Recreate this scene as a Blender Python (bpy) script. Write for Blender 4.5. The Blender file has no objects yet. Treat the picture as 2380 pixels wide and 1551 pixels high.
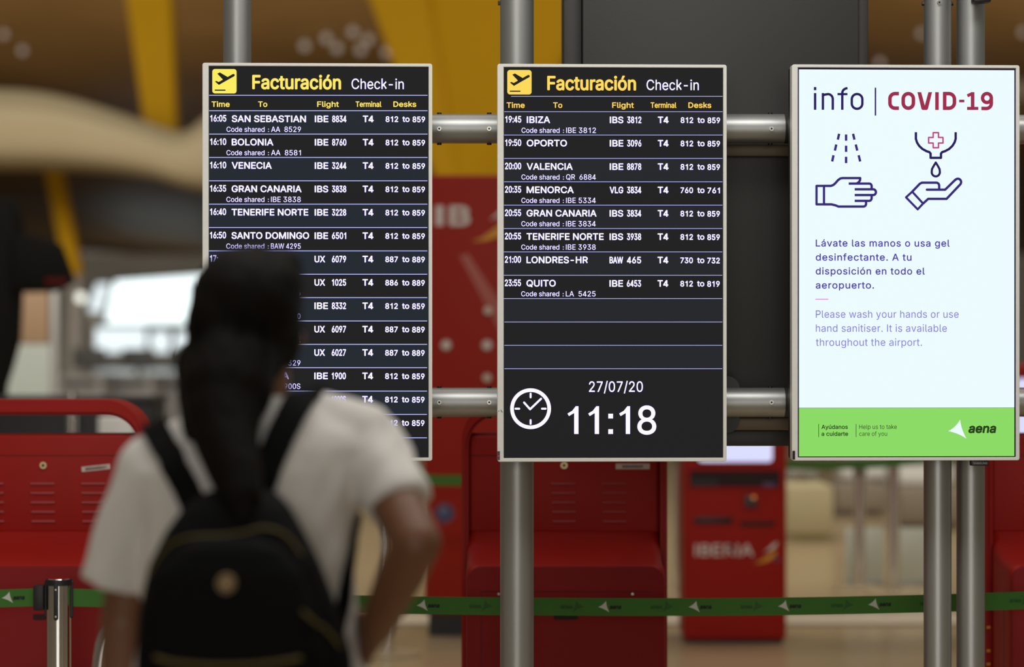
import bpy, bmesh, math, os, random
from mathutils import Vector, Matrix
from mathutils.bvhtree import BVHTree

random.seed(7)
SC = bpy.context.scene
COL = SC.collection

# ------------------------------------------------------------------ camera, world, lights, exposure
CAMZ = 1.63
LENS = 85.0
F = LENS / 36.0 * 2380.0
CX, CY = 1190.0, 775.5
cam = bpy.data.cameras.new('camera')
cam.lens = LENS
cam.sensor_width = 36.0
cam.dof.use_dof = True
cam.dof.focus_distance = 6.3
cam.dof.aperture_fstop = 1.8
cam.clip_end = 500
camo = bpy.data.objects.new('camera', cam)
camo.location = (0, 0, CAMZ)
camo.rotation_euler = (math.pi / 2, 0, 0)
COL.objects.link(camo)
SC.camera = camo

world = bpy.data.worlds.new('hall_light')
SC.world = world
world.use_nodes = True
world.node_tree.nodes['Background'].inputs[0].default_value = (1.0, 0.90, 0.76, 1)
world.node_tree.nodes['Background'].inputs[1].default_value = 0.13

def area(name, loc, target, sx, sy, power, col):
    l = bpy.data.lights.new(name, 'AREA')
    l.shape = 'RECTANGLE'
    l.size, l.size_y = sx, sy
    l.energy = power
    l.color = col
    o = bpy.data.objects.new(name, l)
    o.location = loc
    d = Vector(target) - Vector(loc)
    o.rotation_euler = d.to_track_quat('-Z', 'Y').to_euler()
    COL.objects.link(o)
    return o

area('skylight_over_desks', (0.5, 8.0, 7.5), (0.5, 8.2, 0), 12, 3, 120, (1.0, 0.92, 0.82))
area('skylight_over_walkway', (-1.5, 2.6, 7.0), (-1.0, 4.2, 0.5), 5, 4, 60, (1.0, 0.95, 0.88))
area('bezel_fill', (0.6, 4.3, 4.6), (0.4, 6.3, 1.6), 4, 0.8, 84, (1.0, 0.985, 0.95))  # added area light, brightens the bezels and leaves the woman's back dark
area('fill_from_behind_camera', (-0.9, -9.0, 2.6), (0.0, 6.3, 1.5), 6.5, 4, 270, (1.0, 0.97, 0.92))  # unseen area light added for pole highlights and fill on the shirt
area('skylight_over_far_hall', (0, 15.5, 9.0), (0, 25, 0.5), 34, 5, 2000, (1.0, 0.92, 0.79))
area('roof_light_on_soffit', (-14, 42, 7.5), (-14, 53, 6.0), 34, 2, 1250, (1.0, 0.92, 0.78))
area('ceiling_fill_behind_soffit', (0, 59, 5.2), (0, 94, 9.8), 80, 1, 2800, (1.0, 0.90, 0.74))  # unseen strip added behind the soffit to brighten the ceiling slats

SC.view_settings.view_transform = 'Standard'
SC.view_settings.look = 'None'
SC.view_settings.exposure = 0.0
SC.view_settings.gamma = 1.0
SC.view_settings.use_curve_mapping = False
SC.cycles.use_denoising = True
SC.cycles.max_bounces = 6

# ------------------------------------------------------------------ helpers
def lin(c):
    c = c / 255.0
    return c / 12.92 if c <= 0.04045 else ((c + 0.055) / 1.055) ** 2.4

def srgb(r, g, b):
    return (lin(r), lin(g), lin(b), 1.0)

def W(px, py, Y):
    """a point at distance Y seen at photograph pixel px, py"""
    return Vector(((px - CX) * Y / F, Y, CAMZ - (py - CY) * Y / F))

def PM(name, col, rough=0.5, metal=0.0, nscale=0.0, namt=0.0, bump=0.0, bscale=200.0, spec=0.5, coat=0.0, stretch=None):
    """principled material with procedural tone variation and bump"""
    m = bpy.data.materials.new(name)
    m.use_nodes = True
    nt = m.node_tree
    b = nt.nodes['Principled BSDF']
    b.inputs['Base Color'].default_value = col
    b.inputs['Roughness'].default_value = rough
    b.inputs['Metallic'].default_value = metal
    b.inputs['Specular IOR Level'].default_value = spec
    b.inputs['Coat Weight'].default_value = coat
    tc = nt.nodes.new('ShaderNodeTexCoord')
    vec = tc.outputs['Object']
    if stretch:
        mp = nt.nodes.new('ShaderNodeMapping')
        mp.inputs['Scale'].default_value = stretch
        nt.links.new(vec, mp.inputs[0])
        vec = mp.outputs[0]
    if namt > 0:
        n = nt.nodes.new('ShaderNodeTexNoise')
        n.inputs['Scale'].default_value = nscale
        n.inputs['Detail'].default_value = 5
        nt.links.new(vec, n.inputs['Vector'])
        mr = nt.nodes.new('ShaderNodeMapRange')
        mr.inputs['To Min'].default_value = 1 - namt
        mr.inputs['To Max'].default_value = 1 + namt
        nt.links.new(n.outputs['Fac'], mr.inputs['Value'])
        mx = nt.nodes.new('ShaderNodeMix')
        mx.data_type = 'RGBA'
        mx.blend_type = 'MULTIPLY'
        mx.inputs[0].default_value = 1
        mx.inputs[6].default_value = col
        nt.links.new(mr.outputs[0], mx.inputs[7])
        nt.links.new(mx.outputs[2], b.inputs['Base Color'])
    if bump > 0:
        n2 = nt.nodes.new('ShaderNodeTexNoise')
        n2.inputs['Scale'].default_value = bscale
        n2.inputs['Detail'].default_value = 4
        nt.links.new(vec, n2.inputs['Vector'])
        bp = nt.nodes.new('ShaderNodeBump')
        bp.inputs['Strength'].default_value = bump
        bp.inputs['Distance'].default_value = 0.01
        nt.links.new(n2.outputs['Fac'], bp.inputs['Height'])
        nt.links.new(bp.outputs[0], b.inputs['Normal'])
    return m

def EM(name, col, strength=1.0, sample=False):
    """a lit surface: screens, lamps, daylit window panes"""
    m = bpy.data.materials.new(name)
    m.use_nodes = True
    b = m.node_tree.nodes['Principled BSDF']
    b.inputs['Base Color'].default_value = (0.003, 0.003, 0.003, 1)
    b.inputs['Roughness'].default_value = 0.6
    b.inputs['Specular IOR Level'].default_value = 0.05
    b.inputs['Emission Color'].default_value = col
    b.inputs['Emission Strength'].default_value = strength
    m.cycles.emission_sampling = 'AUTO' if sample else 'NONE'
    return m

def thing(name, label, cat, loc=(0, 0, 0), rz=0.0, group=None):
    o = bpy.data.objects.new(name, None)
    o.empty_display_size = 0.05
    o.location = loc
    o.rotation_euler = (0, 0, rz)
    COL.objects.link(o)
    tag(o, label, cat, group)
    return o

def tag(o, label, cat, group=None, kind=None):
    o['label'] = label
    o['category'] = cat
    if group:
        o['group'] = group
    if kind:
        o['kind'] = kind
    return o

def struct(o, label=None):
    o['kind'] = 'structure'
    if label:
        o['label'] = label
        o['category'] = label.split()[-1] if False else 'building'
    return o

def rootmat(parent):
    p = parent
    while p.parent:
        p = p.parent
    return Matrix.Translation(p.location) @ Matrix.Rotation(p.rotation_euler.z, 4, 'Z')

class MB:
    def __init__(self):
        self.bm = bmesh.new()
        self.mi = 0

    def _merge(self, b2):
        for f in b2.faces:
            f.material_index = self.mi
        me = bpy.data.meshes.new('tmp')
        b2.to_mesh(me)
        b2.free()
        self.bm.from_mesh(me)
        bpy.data.meshes.remove(me)

    def box(self, x0, x1, y0, y1, z0, z1, bev=0.0, seg=2):
        b = bmesh.new()
        bmesh.ops.create_cube(b, size=1)
        for v in b.verts:
            v.co = Vector(((x0 + x1) / 2 + v.co.x * (x1 - x0), (y0 + y1) / 2 + v.co.y * (y1 - y0), (z0 + z1) / 2 + v.co.z * (z1 - z0)))
        if bev > 0:
            bmesh.ops.bevel(b, geom=b.edges[:], offset=bev, segments=seg, affect='EDGES', profile=0.5)
        self._merge(b)
        return self

    def hexa(self, pts, bev=0.0):
        """8 points: bottom ring of four, top ring of four"""
        b = bmesh.new()
        v = [b.verts.new(p) for p in pts]
        for q in ((3, 2, 1, 0), (4, 5, 6, 7), (0, 1, 5, 4), (1, 2, 6, 5), (2, 3, 7, 6), (3, 0, 4, 7)):
            b.faces.new([v[i] for i in q])
        bmesh.ops.recalc_face_normals(b, faces=b.faces[:])
        if bev > 0:
            bmesh.ops.bevel(b, geom=b.edges[:], offset=bev, segments=2, affect='EDGES')
        self._merge(b)
        return self

    def prism(self, poly, axis, a0, a1, bev=0.0, seg=2, only_long=False):
        """polygon in the plane across axis, extruded from a0 to a1; axis x: (y,z), y: (x,z), z: (x,y)"""
        b = bmesh.new()
        def pt(p, a):
            return {'x': (a, p[0], p[1]), 'y': (p[0], a, p[1]), 'z': (p[0], p[1], a)}[axis]
        lo = [b.verts.new(pt(p, a0)) for p in poly]
        hi = [b.verts.new(pt(p, a1)) for p in poly]
        n = len(poly)
        f0 = b.faces.new(lo)
        f1 = b.faces.new(list(reversed(hi)))
        for i in range(n):
            j = (i + 1) % n
            b.faces.new((lo[j], lo[i], hi[i], hi[j]))
        bmesh.ops.recalc_face_normals(b, faces=b.faces[:])
        if bev > 0:
            es = list(set(f0.edges[:] + f1.edges[:])) if only_long else b.edges[:]
            bmesh.ops.bevel(b, geom=es, offset=bev, segments=seg, affect='EDGES', profile=0.5)
        self._merge(b)
        return self

    def frame(self, outer, inner, axis, a0, a1, bev=0.0):
        """ring between two outlines with equal point counts, extruded along axis"""
        b = bmesh.new()
        def pt(p, a):
            return {'x': (a, p[0], p[1]), 'y': (p[0], a, p[1]), 'z': (p[0], p[1], a)}[axis]
        A = [b.verts.new(pt(p, a0)) for p in outer]
        B = [b.verts.new(pt(p, a0)) for p in inner]
        Cc = [b.verts.new(pt(p, a1)) for p in outer]
        D = [b.verts.new(pt(p, a1)) for p in inner]
        n = len(outer)
        for i in range(n):
            j = (i + 1) % n
            b.faces.new((A[i], A[j], B[j], B[i]))
            b.faces.new((Cc[i], Cc[j], D[j], D[i]))
            b.faces.new((A[i], A[j], Cc[j], Cc[i]))
            b.faces.new((B[i], B[j], D[j], D[i]))
        bmesh.ops.recalc_face_normals(b, faces=b.faces[:])
        if bev > 0:
            es = [e for e in b.edges if e.calc_face_angle(0) > 1.0]
            bmesh.ops.bevel(b, geom=es, offset=bev, segments=2, affect='EDGES')
        self._merge(b)
        return self

    def cyl(self, p0, p1, r0, r1=None, n=24, cap=True):
        if r1 is None:
            r1 = r0
        p0, p1 = Vector(p0), Vector(p1)
        d = p1 - p0
        b = bmesh.new()
        M = Matrix.Translation((p0 + p1) / 2) @ d.to_track_quat('Z', 'Y').to_matrix().to_4x4()
        bmesh.ops.create_cone(b, cap_ends=cap, cap_tris=False, segments=n, radius1=r0, radius2=r1, depth=d.length, matrix=M)
        self._merge(b)
        return self

    def ball(self, c, rx, ry=None, rz=None, n=20, rot=None):
        b = bmesh.new()
        bmesh.ops.create_uvsphere(b, u_segments=n, v_segments=max(8, n // 2), radius=1)
        M = Matrix.Translation(Vector(c)) @ (rot.to_matrix().to_4x4() if rot else Matrix.Identity(4)) @ Matrix.Diagonal((rx, ry or rx, rz or rx, 1))
        bmesh.ops.transform(b, matrix=M, verts=b.verts[:])
        self._merge(b)
        return self

    def caps(self, pts):
        """chain of (point, radius): tapered limb with round joints"""
        for i, (p, r) in enumerate(pts):
            self.ball(p, r)
            if i:
                self.cyl(pts[i - 1][0], p, pts[i - 1][1], r)
        return self

    def tube(self, pts, r, n=12, closed=False):
        pts = [Vector(p) for p in pts]
        b = bmesh.new()
        rings = []
        N = len(pts)
        up = Vector((0.13, 0.31, 0.94)).normalized()
        for i, p in enumerate(pts):
            a = pts[(i - 1) % N] if (closed or i > 0) else pts[i]
            c = pts[(i + 1) % N] if (closed or i < N - 1) else pts[i]
            t = (c - a).normalized()
            u = (up - t * up.dot(t))
            if u.length < 1e-3:
                u = t.orthogonal()
            u.normalize()
            v = t.cross(u)
            rings.append([b.verts.new(p + (u * math.cos(q) + v * math.sin(q)) * r) for q in [2 * math.pi * k / n for k in range(n)]])
        for i in range(N if closed else N - 1):
            A, B = rings[i], rings[(i + 1) % N]
            for k in range(n):
                b.faces.new((A[k], A[(k + 1) % n], B[(k + 1) % n], B[k]))
        if not closed:
            b.faces.new(rings[0])
            b.faces.new(list(reversed(rings[-1])))
        bmesh.ops.recalc_face_normals(b, faces=b.faces[:])
        self._merge(b)
        return self

    def rings(self, rows, n=32, e=2.0):
        """stacked horizontal superellipses (cx, cy, z, rx, ry)"""
        b = bmesh.new()
        R = []
        for cx, cy, z, rx, ry in rows:
            ring = []
            for k in range(n):
                q = 2 * math.pi * k / n
                c, s = math.cos(q), math.sin(q)
                ring.append(b.verts.new((cx + rx * math.copysign(abs(c) ** (2 / e), c), cy + ry * math.copysign(abs(s) ** (2 / e), s), z)))
            R.append(ring)
        for A, B in zip(R, R[1:]):
            for k in range(n):
                b.faces.new((A[k], A[(k + 1) % n], B[(k + 1) % n], B[k]))
        b.faces.new(R[0])
        b.faces.new(list(reversed(R[-1])))
        bmesh.ops.recalc_face_normals(b, faces=b.faces[:])
        self._merge(b)
        return self

    def ribbon(self, pts, w, t):
        """flat strap along pts ((x,y,z), normal) of width w and thickness t"""
        b = bmesh.new()
        secs = []
        N = len(pts)
        for i, (p, nrm) in enumerate(pts):
            p = Vector(p)
            a = Vector(pts[max(0, i - 1)][0])
            c = Vector(pts[min(N - 1, i + 1)][0])
            tg = (c - a).normalized()
            nv = Vector(nrm).normalized()
            s = tg.cross(nv).normalized()
            nv = s.cross(tg).normalized()
            ww = w[i] if isinstance(w, (list, tuple)) else w
            secs.append([b.verts.new(p + s * ww / 2), b.verts.new(p - s * ww / 2), b.verts.new(p - s * ww / 2 + nv * t), b.verts.new(p + s * ww / 2 + nv * t)])
        for A, B in zip(secs, secs[1:]):
            for k in range(4):
                b.faces.new((A[k], A[(k + 1) % 4], B[(k + 1) % 4], B[k]))
        b.faces.new(secs[0])
        b.faces.new(list(reversed(secs[-1])))
        bmesh.ops.recalc_face_normals(b, faces=b.faces[:])
        self._merge(b)
        return self

    # flat marks: polygons in the plane across y at depth y
    def poly(self, pts, y):
        vs = [self.bm.verts.new((p[0], y, p[1])) for p in pts]
        f = self.bm.faces.new(vs)
        f.material_index = self.mi
        f.normal_update()
        if f.normal.y > 0:
            f.normal_flip()
        return self

    def disc(self, c, r, y, n=20):
        return self.poly([(c[0] + r * math.cos(2 * math.pi * k / n), c[1] + r * math.sin(2 * math.pi * k / n)) for k in range(n)], y)

    def stroke(self, pts, w, y, rnd=True, closed=False):
        pts = [Vector(p) for p in pts]
        segs = list(zip(pts, pts[1:])) + ([(pts[-1], pts[0])] if closed else [])
        for a, b in segs:
            d = b - a
            if d.length < 1e-9:
                continue
            nn = Vector((-d.y, d.x)).normalized() * w / 2
            self.poly([a + nn, b + nn, b - nn, a - nn], y)
        inner = pts if (closed or rnd) else pts[1:-1]
        for p in inner:
            self.disc(p, w / 2, y, 12)
        return self

    def build(self, name, mats, parent=None, smooth=35, base=False):
        bm = self.bm
        me = bpy.data.meshes.new(name)
        o = bpy.data.objects.new(name, me)
        if parent:
            M = rootmat(parent).inverted()
            bmesh.ops.transform(bm, matrix=M, verts=bm.verts[:])
            o.parent = parent
        else:
            xs = [v.co for v in bm.verts]
            c = Vector(((min(v.x for v in xs) + max(v.x for v in xs)) / 2, (min(v.y for v in xs) + max(v.y for v in xs)) / 2, min(v.z for v in xs)))
            bmesh.ops.translate(bm, vec=-c, verts=bm.verts[:])
            o.location = c
        bm.to_mesh(me)
        bm.free()
        for m in (mats if isinstance(mats, (list, tuple)) else [mats]):
            me.materials.append(m)
        if smooth:
            me.polygons.foreach_set('use_smooth', [True] * len(me.polygons))
            me.set_sharp_from_angle(angle=math.radians(smooth))
        COL.objects.link(o)
        return o

    def voxel(self, name, mats, parent=None, size=0.006, smooth=4, fac=0.6):
        """union of all pieces as one continuous surface"""
        me = bpy.data.meshes.new('tmp')
        self.bm.to_mesh(me)
        self.bm.free()
        t = bpy.data.objects.new('tmp', me)
        COL.objects.link(t)
        r = t.modifiers.new('r', 'REMESH')
        r.mode = 'VOXEL'
        r.voxel_size = size
        s = t.modifiers.new('s', 'SMOOTH')
        s.factor = fac
        s.iterations = smooth
        dg = bpy.context.evaluated_depsgraph_get()
        m2 = bpy.data.meshes.new_from_object(t.evaluated_get(dg))
        bpy.data.objects.remove(t)
        bpy.data.meshes.remove(me)
        self.bm = bmesh.new()
        self.bm.from_mesh(m2)
        bpy.data.meshes.remove(m2)
        return self.build(name, mats, parent, smooth=180)

def arc(cx, cy, rx, ry, a0, a1, n=10):
    return [(cx + rx * math.cos(math.radians(a0 + (a1 - a0) * k / n)), cy + ry * math.sin(math.radians(a0 + (a1 - a0) * k / n))) for k in range(n + 1)]

def rrect(x0, x1, z0, z1, r, n=6, rb=None):
    """rounded rectangle outline; rb = radius of the two bottom corners"""
    rb = r if rb is None else rb
    return (arc(x1 - r, z1 - r, r, r, 0, 90, n) + arc(x0 + r, z1 - r, r, r, 90, 180, n) +
            arc(x0 + rb, z0 + rb, rb, rb, 180, 270, n) + arc(x1 - rb, z0 + rb, rb, rb, 270, 360, n))

def spline(pts, n=8):
    """catmull-rom through the points"""
    P = [Vector(p) for p in pts]
    out = []
    for i in range(len(P) - 1):
        p0, p1, p2, p3 = P[max(0, i - 1)], P[i], P[i + 1], P[min(len(P) - 1, i + 2)]
        for k in range(n):
            t = k / n
            out.append(0.5 * ((2 * p1) + (p2 - p0) * t + (2 * p0 - 5 * p1 + 4 * p2 - p3) * t * t + (3 * p1 - p0 - 3 * p2 + p3) * t ** 3))
    out.append(P[-1])
    return out

# ------------------------------------------------------------------ lettering
FONT = None
try:
    FONT = bpy.data.fonts.load(os.path.join(bpy.utils.resource_path('LOCAL'), 'datafiles', 'fonts', 'Inter.woff2'))
except Exception:
    FONT = None
CAPH = 0.727
SW = 0.092
def sk(*strokes):
    return list(strokes)
HAND = {   # letters drawn as pen strokes: (strokes, advance)
    'I': ([[(.135, 0), (.135, .727)]], .27),
    '1': ([[(.37, 0), (.37, .727)], [(.37, .69), (.30, .60), (.15, .53)]], .60),
    'D': ([[(.135, 0), (.135, .727)], [(.135, .682)] + arc(.34, .3635, .27, .3185, 90, -90, 14) + [(.135, .045)]], .72),
    'K': ([[(.135, 0), (.135, .727)], [(.56, .70), (.15, .27)], [(.27, .40), (.58, .03)]], .66),
    'P': ([[(.135, 0), (.135, .727)], [(.135, .682)] + arc(.36, .50, .19, .182, 90, -90, 12) + [(.135, .318)]], .63),
    'R': ([[(.135, 0), (.135, .727)], [(.135, .682)] + arc(.37, .51, .18, .172, 90, -90, 12) + [(.135, .338)], [(.38, .338), (.55, .03)]], .66),
    '4': ([[(.41, 0), (.41, .727)], [(.05, .175), (.56, .175)], [(.39, .69), (.08, .19)]], .62),
    'k': ([[(.12, 0), (.12, .745)], [(.45, .52), (.14, .22)], [(.24, .32), (.46, .03)]], .52),
}
_glyph = {}
def raw_text(s):
    c = bpy.data.curves.new('t', 'FONT')
    c.body = s
    c.resolution_u = 3
    if FONT:
        c.font = FONT
    o = bpy.data.objects.new('t', c)
    me = bpy.data.meshes.new_from_object(o)
    V = [(v.co.x, v.co.y) for v in me.vertices]
    P = [tuple(p.vertices) for p in me.polygons]
    bpy.data.objects.remove(o)
    bpy.data.curves.remove(c)
    bpy.data.meshes.remove(me)
    return V, P
_HH = None
def glyph(ch):
    global _HH
    if ch in _glyph:
        return _glyph[ch]
    if ch == ' ':
        g = ([], [], 0.27)
    elif ch in HAND:
        st, adv = HAND[ch]
        V, P = [], []
        for line in st:
            L = [Vector(p) for p in line]
            for a, b in zip(L, L[1:]):
                nn = Vector((-(b - a).y, (b - a).x)).normalized() * SW / 2
                k = len(V)
                V += [tuple(a + nn), tuple(b + nn), tuple(b - nn), tuple(a - nn)]
                P.append((k + 3, k + 2, k + 1, k))
            for p in L[1:-1]:
                k = len(V)
                V += [(p.x + SW / 2 * math.cos(2 * math.pi * q / 10), p.y + SW / 2 * math.sin(2 * math.pi * q / 10)) for q in range(10)]
                P.append(tuple(range(k, k + 10)))
        g = (V, P, adv)
    else:
        if _HH is None:
            v, _ = raw_text('HH')
            _HH = (max(p[0] for p in v), CAPH / max(p[1] for p in v))
        v, _ = raw_text('H' + ch + 'H')
        f = _HH[1]
        adv = (max(p[0] for p in v) - _HH[0]) * f
        V, P = raw_text(ch)
        V = [(a * f, b * f) for a, b in V]
        g = (V, P, adv)
    _glyph[ch] = g
    return g

def letters(mb, s, x0, x1, zb, zc, y, bold=0.0, slant=0.0, track=0.0, cap=CAPH, mirror=False):
    """write s so its ink runs x0..x1 with baseline zb and cap line zc, in the plane y"""
    polys = []
    x = 0.0
    for ch in s:
        V, P, adv = glyph(ch)
        pp = [(px + x + slant * py, py) for px, py in V]
        polys.append((pp, P))
        x += adv + track
    xs = [p[0] for pp, _ in polys for p in pp]
    lo, hi = min(xs), max(xs)
    sz = (zc - zb) / (cap + 2 * bold)
    r = bold * sz
    sx = (x1 - x0 - 2 * r) / (hi - lo)
    offs = [(0, 0)] if bold <= 0 else [(r * math.cos(k * math.pi / 4), r * math.sin(k * math.pi / 4)) for k in range(8)] + [(0, 0)]
    bm = mb.bm
    for pp, P in polys:
        for ko, (ox, oz) in enumerate(offs):
            vs = []
            for px, pz in pp:
                xx = x0 + r + (px - lo) * sx + ox
                if mirror:
                    xx = x0 + x1 - xx
                vs.append(bm.verts.new((xx, y - 0.00012 * ko, zb + (pz + bold) * sz + oz)))
            for f in P:
                try:
                    fc = bm.faces.new([vs[i] for i in f])
                    fc.material_index = mb.mi
                except ValueError:
                    pass

# ------------------------------------------------------------------ materials
M_silver = PM('silver_frame_paint', (0.82, 0.82, 0.77, 1), 0.4, 0.0, 60, 0.04)
M_dark = PM('black_plastic', (0.012, 0.012, 0.014, 1), 0.5, 0, 90, 0.1)
M_lcd = EM('screen_dark', srgb(31, 31, 32))
M_lcd_blue = EM('screen_blue_grey', srgb(34, 41, 48))
M_lcd_grey = EM('screen_grey', srgb(37, 38, 42))
M_white = EM('screen_white', (1.05, 0.97, 1.9, 1))
M_line = EM('screen_line', (0.52, 0.55, 1.15, 1))
M_yel = EM('screen_yellow', (1.10, 0.84, 0.14, 1))
M_yel2 = EM('screen_amber', (1.15, 0.72, 0.11, 1))
M_icy = EM('screen_yellow_tile', srgb(252, 236, 95))
M_ica = EM('screen_amber_tile', srgb(253, 217, 90))
M_info = EM('screen_icy_white', (0.84, 0.965, 1.06, 1), 1.0, True)
M_navy = EM('screen_navy', srgb(54, 40, 122))
M_ink = EM('screen_dark_navy', srgb(40, 28, 92))
M_crim = EM('screen_crimson', srgb(158, 45, 75))
M_pink = EM('screen_pink', srgb(196, 60, 120))
M_vio = EM('screen_violet', srgb(70, 50, 170))
M_lil = EM('screen_lilac', srgb(125, 115, 225))
M_mag = EM('screen_magenta', srgb(205, 110, 225))
M_green = EM('screen_green', srgb(140, 219, 102), 1.0, True)
M_gtxt = EM('screen_green_ink', srgb(38, 62, 24))
M_rim = PM('screen_rim', (0.02, 0.008, 0.05, 1), 0.4)
M_ir = PM('sensor_window', (0.02, 0.004, 0.012, 1), 0.25)
M_led = EM('red_led', (0.8, 0.02, 0.03, 1))
M_alu = PM('anodised_aluminium', (0.43, 0.435, 0.425, 1), 0.44, 0.85, 30, 0.05, 0.02, 300, stretch=(1, 1, 0.1))
M_bar = PM('bar_brown_reflection', (0.15, 0.115, 0.075, 1), 0.5, 0.3, 10, 0.05)  # brown reflected from wood and floor is put into the bar colour
M_screw = PM('steel_screw', (0.5, 0.48, 0.44, 1), 0.3, 1)
M_void = PM('matt_black_paint', (0.004, 0.004, 0.004, 1), 0.8, 0, 10, 0.1, spec=0.1)
M_blk = PM('black_screw', (0.01, 0.01, 0.01, 1), 0.4)
M_cab = PM('dark_grey_metal', (0.035, 0.035, 0.033, 1), 0.45, 0.2, 3, 0.1, 0.03, 150)
M_red = PM('red_enamel', (0.36, 0.011, 0.007, 1), 0.5, 0, 6, 0.06, 0.02, 250, spec=0.22)
M_redd = PM('red_enamel_shaded', (0.25, 0.010, 0.010, 1), 0.6, 0, 6, 0.06, 0.03, 250, spec=0.2)  # same red as the body, darkened for shade on the upright door
M_seam = PM('dark_seam', (0.02, 0.002, 0.002, 1), 0.7)
M_rlite = PM('red_louvre', (0.36, 0.03, 0.028, 1), 0.5)
M_brass = PM('worn_brass', (0.55, 0.42, 0.22, 1), 0.35, 0.9)
M_label = PM('white_label', srgb(215, 200, 188), 0.6)
M_ltxt = PM('label_print', (0.03, 0.03, 0.03, 1), 0.6)
M_tape = PM('green_webbing', srgb(62, 118, 40), 0.75, 0, 40, 0.06, 0.2, 900)
M_tapew = PM('white_webbing_print', srgb(205, 208, 196), 0.7)
M_tapek = PM('black_webbing_print', (0.01, 0.012, 0.01, 1), 0.7)
M_tapef = PM('faint_webbing_print', srgb(48, 95, 38), 0.75)
M_chrome = PM('chrome', (0.72, 0.71, 0.68, 1), 0.13, 1.0, 20, 0.03)
M_floor = None
M_yellow = PM('yellow_paint', (0.60, 0.33, 0.003, 1), 0.6, 0, 0.8, 0.06, spec=0.12)
M_orange = PM('orange_print', (0.75, 0.33, 0.03, 1), 0.6)
M_wht = PM('white_print', srgb(225, 215, 210), 0.6)

def slats(name, c1, c2, freq, rough=0.55):
    m = bpy.data.materials.new(name)
    m.use_nodes = True
    nt = m.node_tree
    b = nt.nodes['Principled BSDF']
    b.inputs['Roughness'].default_value = rough
    b.inputs['Specular IOR Level'].default_value = 0.06
    tc = nt.nodes.new('ShaderNodeTexCoord')
    wv = nt.nodes.new('ShaderNodeTexWave')
    wv.wave_type = 'BANDS'
    wv.bands_direction = 'Y'
    wv.inputs['Scale'].default_value = freq
    wv.inputs['Distortion'].default_value = 0.6
    wv.inputs['Detail'].default_value = 2
    nt.links.new(tc.outputs['Object'], wv.inputs['Vector'])
    nz = nt.nodes.new('ShaderNodeTexNoise')
    nz.inputs['Scale'].default_value = 0.25
    nt.links.new(tc.outputs['Object'], nz.inputs['Vector'])
    mt = nt.nodes.new('ShaderNodeMath')
    mt.operation = 'MULTIPLY_ADD'
    mt.inputs[1].default_value = 0.7
    mt.inputs[2].default_value = -0.1
    nt.links.new(nz.outputs['Fac'], mt.inputs[0])
    ad = nt.nodes.new('ShaderNodeMath')
    ad.operation = 'MULTIPLY_ADD'
    ad.inputs[1].default_value = 0.5
    nt.links.new(wv.outputs['Fac'], ad.inputs[0])
    nt.links.new(mt.outputs[0], ad.inputs[2])
    mx = nt.nodes.new('ShaderNodeMix')
    mx.data_type = 'RGBA'
    mx.inputs[6].default_value = c1
    mx.inputs[7].default_value = c2
    nt.links.new(ad.outputs[0], mx.inputs[0])
    nt.links.new(mx.outputs[2], b.inputs['Base Color'])
    return m

# ------------------------------------------------------------------ the setting
M_floor = PM('polished_stone', (0.42, 0.325, 0.195, 1), 0.22, 0, 0.9, 0.10, 0.0, 50, spec=0.5)
fl = MB().box(-45, 45, -6, 122, -0.2, 0).build('floor', M_floor)
struct(fl)
tr = MB().box(-16, 16, 13.55, 14.05, 0.0, 0.006, 0.002).build('trim_1', PM('pale_floor_strip', (0.62, 0.54, 0.43, 1), 0.3, 0, 2, 0.08))
struct(tr)
tr = MB().box(-16, 16, 13.47, 13.55, 0.0, 0.003).build('trim_2', PM('floor_groove', (0.16, 0.12, 0.08, 1), 0.5))
struct(tr)

M_wood = slats('bamboo_slats', (0.125, 0.065, 0.018, 1), (0.27, 0.160, 0.062, 1), 0.42)
def ceil_z(X, Y):
    return 11.2 + (5.6 - 11.2) * (Y - 58) / 62 + 0.35 * math.sin(X * 0.22 + 0.6) + 0.25 * math.sin(Y * 0.25 + X * 0.05)
def ceil_mesh():
    mb = MB()
    b = mb.bm
    NX, NY = 60, 60
    V = []
    for j in range(NY + 1):
        Y = 58 + (120 - 58) * j / NY
        row = []
        for i in range(NX + 1):
            X = -45 + 90 * i / NX
            z = ceil_z(X, Y)
            row.append((X, Y, z))
        V.append(row)
    lo = [[b.verts.new(p) for p in row] for row in V]
    hi = [[b.verts.new((p[0], p[1], p[2] + 0.4)) for p in row] for row in V]
    for j in range(NY):
        for i in range(NX):
            b.faces.new((lo[j][i], lo[j + 1][i], lo[j + 1][i + 1], lo[j][i + 1]))
            b.faces.new((hi[j][i], hi[j][i + 1], hi[j + 1][i + 1], hi[j + 1][i]))
    for i in range(NX):
        b.faces.new((lo[0][i], lo[0][i + 1], hi[0][i + 1], hi[0][i]))
        b.faces.new((lo[NY][i], hi[NY][i], hi[NY][i + 1], lo[NY][i + 1]))
    for j in range(NY):
        b.faces.new((lo[j][0], hi[j][0], hi[j + 1][0], lo[j + 1][0]))
        b.faces.new((lo[j][NX], lo[j + 1][NX], hi[j + 1][NX], hi[j][NX]))
    return mb
struct(ceil_mesh().build('ceiling', M_wood, smooth=60))

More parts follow.
